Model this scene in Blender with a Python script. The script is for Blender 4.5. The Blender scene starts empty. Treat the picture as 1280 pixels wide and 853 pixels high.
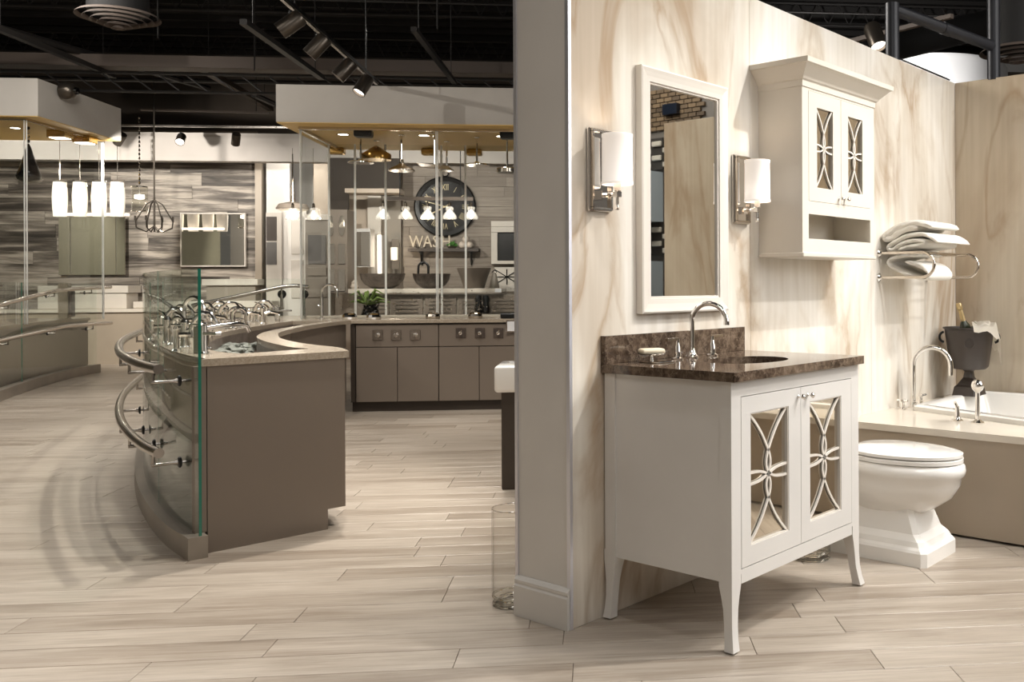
import bpy, bmesh, math, random
from mathutils import Vector, Matrix
R = math.radians
random.seed(7)
sc = bpy.context.scene
COL = sc.collection

# ------------------------------------------------------------------ camera
FPX = 1179.93
CAM = Vector((-2.3803, -2.2541, 1.151)); YAW = 0.6541; ROLL = -0.0042
fw = Vector((math.cos(YAW), math.sin(YAW), 0)); r0 = fw.cross(Vector((0, 0, 1)))
rt = (math.cos(ROLL)*r0 + math.sin(ROLL)*Vector((0, 0, 1))); up = (-math.sin(ROLL)*r0 + math.cos(ROLL)*Vector((0, 0, 1)))
cd = bpy.data.cameras.new('camera'); cam = bpy.data.objects.new('camera', cd); COL.objects.link(cam)
cd.sensor_width = 36; cd.lens = FPX*36/1280
cd.shift_x = (640-873.34)/1280; cd.shift_y = -(426.5-355.36)/1280
cd.clip_start = .05; cd.clip_end = 200
cam.matrix_world = Matrix(((rt.x, up.x, -fw.x, CAM.x), (rt.y, up.y, -fw.y, CAM.y), (rt.z, up.z, -fw.z, CAM.z), (0, 0, 0, 1)))
sc.camera = cam

# showroom frame: the floor planks and far walls run 46.57 degrees off the bay wall
ANG = R(-46.57)
FS = Matrix.Translation((CAM.x, CAM.y, 0)) @ Matrix.Rotation(ANG, 4, 'Z')
FW = Matrix.Identity(4)
SA = Vector((math.cos(ANG), math.sin(ANG), 0)); SB = Vector((-math.sin(ANG), math.cos(ANG), 0))
def at(u, v, b):
    """point (a, b, z) of the showroom frame on the wall plane at distance b"""
    w = fw + rt*((u-873.34)/FPX) - up*((v-355.36)/FPX)
    t = b/w.dot(SB)
    return Vector((t*w.dot(SA), b, CAM.z+t*w.z))

# ------------------------------------------------------------------ world, exposure, lights
w = bpy.data.worlds.new('world'); sc.world = w; w.use_nodes = True
w.node_tree.nodes['Background'].inputs[0].default_value = (1, .93, .84, 1)
w.node_tree.nodes['Background'].inputs[1].default_value = 0.12
sc.view_settings.view_transform = 'Standard'; sc.view_settings.look = 'None'
sc.view_settings.exposure = 0.0; sc.view_settings.gamma = 1
sc.cycles.use_denoising = True
sc.cycles.max_bounces = 10; sc.cycles.transparent_max_bounces = 40
sc.cycles.diffuse_bounces = 4; sc.cycles.glossy_bounces = 6; sc.cycles.transmission_bounces = 8
sc.cycles.sample_clamp_indirect = 4; sc.cycles.caustics_reflective = False; sc.cycles.caustics_refractive = False

def lamp(kind, loc, target, energy, color=(1, .9, .78), size=.1, spot=50, blend=.5, frame=None):
    l = bpy.data.lights.new('light', kind); l.energy = energy; l.color = color
    o = bpy.data.objects.new(kind.lower()+'_light', l); COL.objects.link(o)
    loc = Vector(loc); target = Vector(target)
    if frame is not None: loc = frame @ loc; target = frame @ target
    if kind == 'AREA': l.shape = 'SQUARE'; l.size = size
    else: l.shadow_soft_size = size
    if kind == 'SPOT': l.spot_size = R(spot); l.spot_blend = blend
    o.location = loc; o.rotation_euler = (target-loc).to_track_quat('-Z', 'Y').to_euler()
    return o
WARM = (1, .945, .87); NEU = (1, .975, .94)
# area fills added out of view to brighten floor, walls and vanity front
lamp('AREA', (-2.6, -2.6, 3.9), (-1.2, 0, .5), 38, NEU, 1.4)
lamp('AREA', (-2.4, 4.6, 3.7), (-2.4, 4.6, 0), 10, WARM, 1.2, frame=FS)
lamp('AREA', (1.4, -3.4, 3.7), (1.0, -.2, .9), 26, NEU, 1.2)
lamp('AREA', (-5.5, 8.4, 4.4), (-5.5, 8.4, 0), 120, WARM, 1.6, frame=FS)
lamp('AREA', (5.0, 3.0, 4.4), (5.0, 3.0, 0), 120, WARM, 2.5, frame=FS)
lamp('AREA', (-5.0, .5, 4.4), (-6.0, -2.5, 1), 220, WARM, 2.5, frame=FS)
lamp('AREA', (1.6, 2.6, 3.5), (1.6, .4, 1.2), 90, WARM, 1.0)
lamp('AREA', (2.5, -4.3, 2.4), (1.0, 0, .8), 75, (1, .985, .97), 1.5)
# track spots of the bay
lamp('SPOT', (1.5, -1.75, 3.4), (.7, -.4, .6), 225, NEU, .03, 84, .9)
lamp('SPOT', (2.9, -1.6, 3.3), (1.9, -.2, .6), 125, NEU, .04, 75, .7)
lamp('SPOT', (.25, -1.9, 3.4), (.1, -.2, 1.0), 58, NEU, .03, 60, .7)
lamp('SPOT', (2.5, -2.6, 3.3), (1.4, -.9, 0), 200, NEU, .04, 66, .6)
lamp('SPOT', (-.45, -1.3, 3.8), (-.5, -1.2, 0), 95, NEU, .05, 80, .8)  # unseen overhead spot added to brighten the foreground floor
# track spots of the showroom, plus unseen ones added for soffits and mirrored walls
for (a, b, z, ta, tb, tz, e, s) in ((-1.1, 4.42, 3.6, -2.6, 4.2, 0, 220, 85), (-1.3, 5.4, 3.6, -2.7, 4.6, 0, 300, 80), (-2.0, 9.0, 3.6, -3.6, 6.2, 0, 230, 64), (-.9, 6.4, 3.4, -1.0, 6.6, 0, 150, 80), (.6, 3.9, 3.4, -.9, 3.9, 0, 90, 80),
                                    (-2.6, 7.2, 3.3, -2.6, 7.6, .8, 110, 70), (-1.0, 7.0, 3.3, -1.3, 9.2, .5, 110, 70), (-5, 9.2, 3.9, -5.2, 8.6, 0, 260, 85), (-4.2, 5.4, 3.8, -3.9, 5.6, 0, 60, 85),
                                    (-8.0, 12.3, 2.9, -8.0, 15.6, 1.6, 215, 100), (-6.0, 12.3, 2.9, -6.0, 15.6, 1.6, 215, 100), (-3.4, 11.4, 2.95, -3.4, 14.6, 1.3, 165, 95), (-1.7, 11.4, 2.95, -1.7, 14.6, 1.4, 160, 95),
                                    (-4.6, 14.6, 3.2, -4.8, 16.8, 1.4, 45, 120), (-5.6, 5.4, 3.7, -1.8, 9.1, 2.8, 190, 60), (-3.5, 6.5, 3.7, -6.3, 11, 3.2, 200, 60)):
    lamp('SPOT', (a, b, z), (ta, tb, tz), e*1.2, WARM, .04, s, .6, frame=FS)
lamp('SPOT', (-10.6, 5.0, 3.6), (-13, 5.6, 1.4), 260, WARM, .04, 110, .7, frame=FS)  # added to brighten the unseen side wall for the far mirror
lamp('SPOT', (-10.6, -1.2, 3.6), (-11.6, -4, 1.6), 260, WARM, .04, 110, .7, frame=FS)  # added to brighten the unseen front wall that the smaller mirror shows

# ------------------------------------------------------------------ helpers
def tag(o, label=None, cat=None, group=None, kind=None):
    if label: o['label'] = label
    if cat: o['category'] = cat
    if group: o['group'] = group
    if kind: o['kind'] = kind
    return o
def thing(name, label, cat, loc=(0, 0, 0), frame=FW, rz=0, group=None):
    o = bpy.data.objects.new(name, None); COL.objects.link(o); o.empty_display_size = .05
    o.matrix_world = frame @ Matrix.Translation(loc) @ Matrix.Rotation(rz, 4, 'Z')
    return tag(o, label, cat, group)
def mesh_of(name, bm, mat, smooth=False):
    bmesh.ops.recalc_face_normals(bm, faces=bm.faces)
    me = bpy.data.meshes.new(name); bm.to_mesh(me); bm.free()
    me.materials.append(M[mat] if isinstance(mat, str) else mat)
    if smooth:
        for p in me.polygons: p.use_smooth = True
        try: me.set_sharp_from_angle(angle=R(40))
        except Exception: pass
    return me
def part(name, bm, mat, parent=None, smooth=False, label=None, loc=None):
    o = bpy.data.objects.new(name, mesh_of(name, bm, mat, smooth)); COL.objects.link(o)
    if parent: o.parent = parent
    if loc: o.location = loc
    if label: o['label'] = label
    return o
def solo(name, bm, mat, label, cat, loc=(0, 0, 0), frame=FW, rz=0, group=None, smooth=False):
    o = part(name, bm, mat, None, smooth)
    o.matrix_world = frame @ Matrix.Translation(loc) @ Matrix.Rotation(rz, 4, 'Z')
    return tag(o, label, cat, group)
def struct(name, bm, mat, frame=FW, smooth=False, parent=None):
    o = part(name, bm, mat, parent, smooth)
    if not parent: o.matrix_world = frame; o['kind'] = 'structure'
    return o
def copy_tree(o, mat=None, parent=None, label=None, group=None):
    c = o.copy(); COL.objects.link(c)
    if parent: c.parent = parent
    if mat is not None: c.matrix_world = mat
    if label: c['label'] = label
    if group: c['group'] = group
    for ch in [x for x in KIDS.get(o, o.children)]: copy_tree(ch, None, c)
    return c
KIDS = {}
def FT(frame, loc, rz=0): return frame @ Matrix.Translation(loc) @ Matrix.Rotation(rz, 4, 'Z')

def nb(): return bmesh.new()
def box(bm, x0, x1, y0, y1, z0, z1, bev=0, seg=1):
    vs = [bm.verts.new((x, y, z)) for z in (z0, z1) for y in (y0, y1) for x in (x0, x1)]
    fs = [(0, 2, 3, 1), (4, 5, 7, 6), (0, 1, 5, 4), (2, 6, 7, 3), (0, 4, 6, 2), (1, 3, 7, 5)]
    ff = [bm.faces.new([vs[i] for i in f]) for f in fs]
    if bev:
        es = {e for f in ff for e in f.edges}
        bmesh.ops.bevel(bm, geom=list(es), offset=bev, segments=seg, profile=.5, affect='EDGES')
    return bm
def B(*a, **k): return box(nb(), *a, **k)
def frames(pts, up=Vector((0, 0, 1))):
    out = []; n = len(pts); prev = None
    for i in range(n):
        t = (pts[min(i+1, n-1)]-pts[max(i-1, 0)]).normalized()
        if prev is None:
            u = up if abs(t.dot(up)) < .95 else Vector((1, 0, 0))
            x = u.cross(t).normalized()
        else:
            x = (prev-t*prev.dot(t))
            x = x.normalized() if x.length > 1e-6 else prev
        prev = x; out.append((x, t.cross(x)))
    return out
def tube(bm, pts, r, seg=10, caps=True, sq=None):
    pts = [Vector(p) for p in pts]; rs = r if isinstance(r, (list, tuple)) else [r]*len(pts)
    fr = frames(pts); rings = []
    for p, (x, y), q in zip(pts, fr, rs):
        if sq:
            rings.append([bm.verts.new(p+x*sx*sq[0]*.5+y*sy*sq[1]*.5) for sx, sy in ((-1, -1), (1, -1), (1, 1), (-1, 1))])
        else:
            rings.append([bm.verts.new(p+(x*math.cos(2*math.pi*k/seg)+y*math.sin(2*math.pi*k/seg))*q) for k in range(seg)])
    m = len(rings[0])
    for a, b in zip(rings, rings[1:]):
        for k in range(m): bm.faces.new((a[k], a[(k+1) % m], b[(k+1) % m], b[k]))
    if caps: bm.faces.new(rings[0][::-1]); bm.faces.new(rings[-1])
    return bm
def T(pts, r, seg=10, **k): return tube(nb(), pts, r, seg, **k)
def lathe(bm, prof, c=(0, 0, 0), seg=24, axis='Z', sx=1, sy=1):
    """prof: list of (radius, height)"""
    c = Vector(c); rings = []
    for r, h in prof:
        ring = []
        for k in range(seg if r > 1e-5 else 1):
            a = 2*math.pi*k/seg; x, y = r*math.cos(a)*sx, r*math.sin(a)*sy
            v = {'Z': (x, y, h), 'Y': (x, h, y), 'X': (h, x, y)}[axis]
            ring.append(bm.verts.new(c+Vector(v)))
        rings.append(ring)
    for a, b in zip(rings, rings[1:]):
        n = max(len(a), len(b))
        for k in range(n):
            q = [a[k % len(a)], a[(k+1) % len(a)], b[(k+1) % len(b)], b[k % len(b)]]
            u = []
            for v in q:
                if v not in u: u.append(v)
            if len(u) > 2: bm.faces.new(u)
    if len(rings[0]) > 1: bm.faces.new(rings[0][::-1])
    if len(rings[-1]) > 1: bm.faces.new(rings[-1])
    return bm
def L(prof, c=(0, 0, 0), seg=24, **k): return lathe(nb(), prof, c, seg, **k)
def prism(bm, outer, z0, z1, holes=()):
    loops = [outer]+list(holes); es = []; 
    for lp in loops:
        vs = [bm.verts.new((p[0], p[1], z0)) for p in lp]
        es += [bm.edges.new((vs[i], vs[(i+1) % len(vs)])) for i in range(len(vs))]
    g = bmesh.ops.triangle_fill(bm, edges=es, use_beauty=True, use_dissolve=False)
    fs = [f for f in g['geom'] if isinstance(f, bmesh.types.BMFace)]
    e = bmesh.ops.extrude_face_region(bm, geom=fs)
    bmesh.ops.translate(bm, verts=[v for v in e['geom'] if isinstance(v, bmesh.types.BMVert)], vec=(0, 0, z1-z0))
    return bm
def strip(bm, la, lb, z0, z1):
    """vertical slab between two polylines (same count)"""
    n = len(la); q = []
    for a, b in zip(la, lb):
        q.append([bm.verts.new((a[0], a[1], z0)), bm.verts.new((b[0], b[1], z0)), bm.verts.new((b[0], b[1], z1)), bm.verts.new((a[0], a[1], z1))])
    for i in range(n-1):
        for k in range(4): bm.faces.new((q[i][k], q[i][(k+1) % 4], q[i+1][(k+1) % 4], q[i+1][k]))
    bm.faces.new(q[0]); bm.faces.new(q[-1][::-1])
    return bm
def smooth_pts(pts, n=6, closed=False):
    P = [Vector((*p, 0)) if len(p) == 2 else Vector(p) for p in pts]; out = []; N = len(P)
    for i in range(N if closed else N-1):
        p0 = P[(i-1) % N] if closed or i > 0 else P[0]*2-P[1]
        p1 = P[i]; p2 = P[(i+1) % N]
        p3 = P[(i+2) % N] if closed or i+2 < N else P[-1]*2-P[-2]
        for k in range(n):
            t = k/n
            out.append(.5*((2*p1)+(p2-p0)*t+(2*p0-5*p1+4*p2-p3)*t*t+(3*p1-p0-3*p2+p3)*t**3))
    if not closed: out.append(P[-1])
    return out
def offset(pts, d):
    """to the right of travel for positive d (plan)"""
    out = []
    for i, p in enumerate(pts):
        t = (pts[min(i+1, len(pts)-1)]-pts[max(i-1, 0)]); t.z = 0; t.normalize()
        out.append(Vector((p.x+t.y*d, p.y-t.x*d, p.z)))
    return out
def sweep_profile(bm, path, prof):
    """sweep closed 2-D profile [(out, z)] along plan path; out is to the right of travel"""
    rings = []
    n = len(path)
    for i, p in enumerate(path):
        if 0 < i < n-1:
            t1 = (path[i]-path[i-1]).normalized(); t2 = (path[i+1]-path[i]).normalized()
            t = (t1+t2).normalized(); s = 1/max(.3, t.dot(t1))
        else:
            t = (path[min(i+1, n-1)]-path[max(i-1, 0)]).normalized(); s = 1
        r = Vector((t.y, -t.x, 0))*s
        rings.append([bm.verts.new(p+r*o+Vector((0, 0, z))) for o, z in prof])
    m = len(prof)
    for a, b in zip(rings, rings[1:]):
        for k in range(m): bm.faces.new((a[k], a[(k+1) % m], b[(k+1) % m], b[k]))
    bm.faces.new(rings[0]); bm.faces.new(rings[-1][::-1])
    return bm
def arc(c, r, a0, a1, n, ux=Vector((1, 0, 0)), uz=Vector((0, 0, 1))):
    return [Vector(c)+ux*(r*math.cos(R(a0+(a1-a0)*k/n)))+uz*(r*math.sin(R(a0+(a1-a0)*k/n))) for k in range(n+1)]

# ------------------------------------------------------------------ materials
M = {}
class Mat:
    def __init__(s, name):
        s.m = bpy.data.materials.new(name); s.m.use_nodes = True; s.t = s.m.node_tree; s.b = s.t.nodes['Principled BSDF']; M[name] = s.m
    def n(s, kind, **k):
        x = s.t.nodes.new(kind)
        for a, v in k.items():
            if a.startswith('i_'):
                key = a[2:]; key = int(key) if key.isdigit() else key
                x.inputs[key].default_value = v
            else: setattr(x, a, v)
        return x
    def l(s, a, b): s.t.links.new(a, b)
    def ramp(s, fac, stops):
        r = s.n('ShaderNodeValToRGB'); e = r.color_ramp.elements
        while len(e) < len(stops): e.new(.5)
        for q, (p, c) in zip(e, stops): q.position = p; q.color = (*c, 1)
        s.l(fac, r.inputs[0]); return r
    def coords(s, scale=(1, 1, 1), kind='Object'):
        tc = s.n('ShaderNodeTexCoord'); mp = s.n('ShaderNodeMapping'); mp.inputs['Scale'].default_value = scale
        s.l(tc.outputs[kind], mp.inputs[0]); return mp
def simple(name, col, rough=.5, metal=0, bump=0, bscale=200, coat=0, emit=0, var=0):
    m = Mat(name); b = m.b
    b.inputs['Base Color'].default_value = (*col, 1); b.inputs['Roughness'].default_value = rough; b.inputs['Metallic'].default_value = metal
    if coat: b.inputs['Coat Weight'].default_value = coat; b.inputs['Coat Roughness'].default_value = .08
    c = m.coords()
    nz = m.n('ShaderNodeTexNoise', i_Scale=bscale if bump else 3.0); nz.inputs['Detail'].default_value = 4; m.l(c.outputs[0], nz.inputs['Vector'])
    k = var or .04
    rp = m.ramp(nz.outputs[0], [(.3, tuple(x*(1-k) for x in col)), (.7, tuple(min(1, x*(1+k)) for x in col))]); m.l(rp.outputs[0], b.inputs['Base Color'])
    if bump:
        bp = m.n('ShaderNodeBump', i_Strength=bump); bp.inputs['Distance'].default_value = .002
        m.l(nz.outputs[0], bp.inputs['Height']); m.l(bp.outputs[0], b.inputs['Normal'])
    if emit: b.inputs['Emission Color'].default_value = (1, .9, .78, 1); b.inputs['Emission Strength'].default_value = emit
    return m
def glass(name, tint=(.93, .97, .95), refl=1.0, haze=0):
    m = Mat(name); t = m.t; t.nodes.remove(m.b)
    tr = m.n('ShaderNodeBsdfTransparent'); tr.inputs[0].default_value = (*tint, 1)
    gl = m.n('ShaderNodeBsdfGlossy'); gl.inputs['Roughness'].default_value = .0; gl.inputs[0].default_value = (refl, refl, refl, 1)
    fr = m.n('ShaderNodeFresnel'); fr.inputs[0].default_value = 1.45
    gm_ = m.n('ShaderNodeNewGeometry'); iv = m.n('ShaderNodeMath', operation='SUBTRACT'); iv.inputs[0].default_value = 1; m.l(gm_.outputs['Backfacing'], iv.inputs[1])
    ml = m.n('ShaderNodeMath', operation='MULTIPLY'); m.l(fr.outputs[0], ml.inputs[0]); m.l(iv.outputs[0], ml.inputs[1])
    mx = m.n('ShaderNodeMixShader'); m.l(ml.outputs[0], mx.inputs[0]); m.l(tr.outputs[0], mx.inputs[1]); m.l(gl.outputs[0], mx.inputs[2])
    m.l(mx.outputs[0], t.nodes['Material Output'].inputs[0]); return m
def planks(name, stops, grain=(1.2, 22, 22), rough=.42, detail=8, bump=.15, contrast=1.0, gw=.55, fine=.74):
    """wood look porcelain: colour from a per-plank tone plus stretched grain"""
    m = Mat(name); b = m.b
    at_ = m.n('ShaderNodeAttribute', attribute_name='tone')
    c = m.coords(grain)
    add = m.n('ShaderNodeVectorMath', operation='MULTIPLY_ADD'); m.l(at_.outputs['Fac'], add.inputs[0]); add.inputs[1].default_value = (31, 47, 13); m.l(c.outputs[0], add.inputs[2])
    n1 = m.n('ShaderNodeTexNoise', i_Scale=1.0); n1.inputs['Detail'].default_value = detail; n1.inputs['Roughness'].default_value = .62; n1.inputs['Distortion'].default_value = .6
    m.l(add.outputs[0], n1.inputs['Vector'])
    mr = m.n('ShaderNodeMapRange'); m.l(n1.outputs[0], mr.inputs[0]); mr.inputs[1].default_value = .5-.22/contrast; mr.inputs[2].default_value = .5+.22/contrast
    mm = m.n('ShaderNodeMath', operation='MULTIPLY'); m.l(mr.outputs[0], mm.inputs[0]); mm.inputs[1].default_value = gw
    ma = m.n('ShaderNodeMath', operation='MULTIPLY_ADD'); m.l(at_.outputs['Fac'], ma.inputs[0]); ma.inputs[1].default_value = 1-gw; m.l(mm.outputs[0], ma.inputs[2])
    rp = m.ramp(ma.outputs[0], stops)
    sc_ = m.n('ShaderNodeVectorMath', operation='MULTIPLY'); m.l(add.outputs[0], sc_.inputs[0]); sc_.inputs[1].default_value = (2.6, 6, 6)
    n2 = m.n('ShaderNodeTexNoise', i_Scale=1.0); n2.inputs['Detail'].default_value = 5; n2.inputs['Roughness'].default_value = .7; n2.inputs['Distortion'].default_value = .3; m.l(sc_.outputs[0], n2.inputs['Vector'])
    f2 = m.ramp(n2.outputs[0], [(.32, (fine, fine*.985, fine*.965)), (.6, (1, 1, 1))])
    mu = m.n('ShaderNodeMix', data_type='RGBA', blend_type='MULTIPLY'); mu.inputs[0].default_value = 1; m.l(rp.outputs[0], mu.inputs[6]); m.l(f2.outputs[0], mu.inputs[7])
    m.l(mu.outputs[2], b.inputs['Base Color']); b.inputs['Roughness'].default_value = rough
    bp = m.n('ShaderNodeBump', i_Strength=bump); bp.inputs['Distance'].default_value = .001; m.l(n1.outputs[0], bp.inputs['Height']); m.l(bp.outputs[0], b.inputs['Normal'])
    return m
planks('floor_plank', [(.0, (.235, .185, .14)), (.35, (.345, .29, .235)), (.6, (.42, .362, .30)), (1, (.50, .44, .375))], (1.6, 15, 15), .33, gw=.62, contrast=1.15, fine=.76)
planks('wall_plank', [(.08, (.05, .040, .032)), (.3, (.13, .108, .088)), (.48, (.25, .215, .18)), (.62, (.40, .35, .295)), (.8, (.60, .53, .45))], (.7, 5, 8), .5, gw=.74, contrast=1.5)
planks('clock_wall_plank', [(.0, (.17, .135, .105)), (.5, (.27, .225, .18)), (1, (.38, .33, .27))], (1.5, 40, 40), .55, gw=.6)
planks('brick', [(.0, (.05, .033, .02)), (1, (.20, .14, .08))], (9, 9, 9), .7, gw=.3)

def marble(name, base, vein, light, seed=0, rough=.12):
    m = Mat(name); b = m.b
    c = m.coords((1, 1, .32)); 
    mp = c; mp.inputs['Location'].default_value = (seed*3.1, seed*1.7, seed*.77); mp.inputs['Rotation'].default_value = (0, .10, 0)
    n0 = m.n('ShaderNodeTexNoise', i_Scale=1.6); n0.inputs['Detail'].default_value = 5; n0.inputs['Distortion'].default_value = 1.0; m.l(mp.outputs[0], n0.inputs['Vector'])
    n1 = m.n('ShaderNodeTexNoise', i_Scale=2.3); n1.inputs['Detail'].default_value = 8; n1.inputs['Roughness'].default_value = .5; n1.inputs['Distortion'].default_value = 1.2; m.l(mp.outputs[0], n1.inputs['Vector'])
    # thin veins where the noise crosses one half
    s1 = m.n('ShaderNodeMath', operation='SUBTRACT'); m.l(n1.outputs[0], s1.inputs[0]); s1.inputs[1].default_value = .5
    s2 = m.n('ShaderNodeMath', operation='ABSOLUTE'); m.l(s1.outputs[0], s2.inputs[0])
    mr = m.n('ShaderNodeMapRange'); m.l(s2.outputs[0], mr.inputs[0]); mr.inputs[1].default_value = 0; mr.inputs[2].default_value = .045; mr.inputs[3].default_value = 1; mr.inputs[4].default_value = 0
    msk = m.n('ShaderNodeMapRange'); m.l(n0.outputs[0], msk.inputs[0]); msk.inputs[1].default_value = .40; msk.inputs[2].default_value = .60
    vm = m.n('ShaderNodeMath', operation='MULTIPLY'); m.l(mr.outputs[0], vm.inputs[0]); m.l(msk.outputs[0], vm.inputs[1])
    vm2 = m.n('ShaderNodeMath', operation='MULTIPLY'); m.l(vm.outputs[0], vm2.inputs[0]); vm2.inputs[1].default_value = .75
    rp = m.ramp(n0.outputs[0], [(.34, light), (.5, base), (.64, tuple(.45*x+.55*y for x, y in zip(base, vein)))])
    # fine vertical streaks
    c2 = m.coords((26, 26, .9)); n2 = m.n('ShaderNodeTexNoise', i_Scale=1.0); n2.inputs['Detail'].default_value = 3; m.l(c2.outputs[0], n2.inputs['Vector'])
    st = m.ramp(n2.outputs[0], [(.3, (.86, .845, .82)), (.65, (1, 1, 1))])
    mul = m.n('ShaderNodeMix', data_type='RGBA', blend_type='MULTIPLY'); mul.inputs[0].default_value = .8
    m.l(rp.outputs[0], mul.inputs[6]); m.l(st.outputs[0], mul.inputs[7])
    mix = m.n('ShaderNodeMix', data_type='RGBA'); m.l(vm2.outputs[0], mix.inputs[0]); m.l(mul.outputs[2], mix.inputs[6]); mix.inputs[7].default_value = (*vein, 1)
    m.l(mix.outputs[2], b.inputs['Base Color']); b.inputs['Roughness'].default_value = rough
    return m
marble('marble', (.73, .675, .59), (.40, .29, .19), (.84, .81, .76), 1)
marble('marble_beige', (.58, .50, .39), (.34, .24, .15), (.66, .59, .48), 4, .1)

def stone(name, c0, c1, c2, scale, rough, vein=None):
    m = Mat(name); c = m.coords(); n = m.n('ShaderNodeTexNoise', i_Scale=scale); n.inputs['Detail'].default_value = 10; n.inputs['Roughness'].default_value = .7; m.l(c.outputs[0], n.inputs['Vector'])
    rp = m.ramp(n.outputs[0], [(.35, c0), (.5, c1), (.66, c2)]); src = rp.outputs[0]
    if vein:
        v = m.n('ShaderNodeTexVoronoi', feature='DISTANCE_TO_EDGE', i_Scale=scale*.9); 
        wn = m.n('ShaderNodeMix', data_type='RGBA'); wn.inputs[0].default_value = .12; m.l(c.outputs[0], wn.inputs[6]); m.l(n.outputs[1], wn.inputs[7]); m.l(wn.outputs[2], v.inputs['Vector'])
        mr = m.n('ShaderNodeMapRange'); m.l(v.outputs[0], mr.inputs[0]); mr.inputs[2].default_value = .05; mr.inputs[3].default_value = .6; mr.inputs[4].default_value = 0
        mx = m.n('ShaderNodeMix', data_type='RGBA'); m.l(mr.outputs[0], mx.inputs[0]); m.l(src, mx.inputs[6]); mx.inputs[7].default_value = (*vein, 1); src = mx.outputs[2]
    m.l(src, m.b.inputs['Base Color']); m.b.inputs['Roughness'].default_value = rough; return m
stone('dark_stone', (.028, .018, .012), (.085, .058, .04), (.19, .14, .10), 22, .07, (.26, .2, .15))
stone('quartz', (.29, .235, .175), (.37, .31, .24), (.46, .40, .32), 120, .2)
stone('river_stone', (.10, .11, .095), (.17, .18, .155), (.27, .28, .24), 9, .6)
stone('sink_bronze', (.03, .022, .018), (.07, .052, .042), (.13, .10, .08), 14, .35)
stone('sink_grey', (.09, .07, .055), (.15, .12, .10), (.22, .18, .15), 10, .4)

simple('white_paint', (.72, .68, .62), .5, bump=.03); simple('header_paint', (.50, .46, .42), .7); simple('soffit_paint', (.56, .53, .49), .7)
simple('soffit_gold', (.82, .57, .20), .5); simple('end_paint', (.66, .635, .60), .45); simple('vanity_paint', (.64, .62, .59), .32, coat=.15)
simple('cabinet_paint', (.66, .61, .53), .32, coat=.15); simple('frame_paint', (.72, .67, .60), .3, coat=.1)
simple('taupe', (.185, .15, .12), .35, coat=.1, var=.02); simple('taupe_dark', (.045, .033, .024), .5); simple('apron_taupe', (.40, .335, .26), .4)
simple('curb', (.30, .26, .215), .32, var=.15); simple('porcelain', (.86, .84, .80), .08, coat=.6, var=.01); simple('deck_quartz', (.68, .62, .53), .15, var=.05)
simple('chrome', (.92, .90, .87), .06, 1); simple('show_chrome', (.95, .94, .92), .13, 1); simple('trim_metal', (.72, .72, .78), .35, .8); simple('nickel', (.60, .54, .47), .16, 1); simple('steel', (.56, .52, .48), .22, 1, bump=.06, bscale=60); simple('brass', (.55, .36, .12), .2, 1)
simple('black_metal', (.007, .007, .007), .35, .3); simple('black_duct', (.018, .019, .024), .4, .3); simple('deck_black', (.005, .0045, .0045), .7); simple('joist', (.016, .014, .013), .55)
simple('girder', (.115, .09, .075), .6); simple('grout', (.16, .125, .095), .9); simple('shelf_wood', (.05, .036, .026), .5, bump=.3); simple('white_trim', (.62, .57, .50), .45)
simple('towel', (.82, .79, .73), .95, bump=.6, bscale=420); simple('soap', (.72, .62, .46), .5); simple('linen', (.80, .75, .66), .9, bump=.5, bscale=300)
simple('bucket', (.036, .027, .022), .38, var=.2); simple('bottle', (.02, .025, .012), .1); simple('foil', (.55, .42, .22), .35, .9, bump=.5, bscale=90)
simple('cabinet_grey', (.27, .235, .19), .45); simple('olive_wall', (.42, .40, .30), .7); simple('room_wall', (.50, .42, .34), .8); simple('room_dark', (.10, .078, .06), .8); simple('bulkhead', (.045, .035, .027), .8); simple('letters', (.62, .54, .42), .7); simple('leaf', (.06, .20, .03), .5)
simple('leaf_bright', (.16, .24, .05), .5); simple('ball', (.60, .52, .44), .6); simple('clock_face', (.010, .008, .007), .5); simple('clock_gold', (.50, .42, .26), .45, .3)
simple('black_glass', (.002, .002, .002), .12); simple('teal_edge', (.02, .17, .12), .15); simple('pale_edge', (.86, .86, .82), .3); simple('green_edge', (.22, .34, .28), .15); simple('plate_white', (.75, .75, .76), .4)
simple('art_light', (.45, .43, .38), .5); simple('art_dark', (.03, .027, .024), .5); simple('screen', (.004, .008, .018), .3); simple('blue_lit_white', (.55, .66, .75), .5)  # the last white has blue light put into its colour
simple('shade', (.90, .84, .80), .85, emit=.42, bump=.1, bscale=500); simple('lamp_lit', (.9, .85, .78), .6, emit=6); simple('down_lit', (.9, .85, .78), .6, emit=9)
simple('shade_lit', (.74, .68, .58), .7, emit=.3); simple('strip_lit', (.9, .85, .78), .6, emit=3); simple('spot_body', (.10, .085, .07), .3, .8)
simple('louver', (.20, .165, .13), .5); simple('art_grey', (.13, .12, .11), .6)
glass('clear_glass', (.96, .985, .97), .8); glass('thin_glass', (.975, .98, .975), .35); glass('vessel_glass', (.97, .97, .95), .8); glass('vase_glass', (.985, .985, .98), .4)
m = Mat('mirror'); m.b.inputs['Base Color'].default_value = (.82, .80, .75, 1); m.b.inputs['Metallic'].default_value = 1; m.b.inputs['Roughness'].default_value = .015
m = Mat('mirror_antique'); m.b.inputs['Base Color'].default_value = (.78, .72, .62, 1); m.b.inputs['Metallic'].default_value = 1; m.b.inputs['Roughness'].default_value = .03
m = Mat('shade_glass'); m.b.inputs['Base Color'].default_value = (.95, .92, .86, 1); m.b.inputs['Roughness'].default_value = .08; m.b.inputs['Alpha'].default_value = .26; m.b.inputs['Emission Color'].default_value = (1, .93, .8, 1); m.b.inputs['Emission Strength'].default_value = .15
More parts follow.
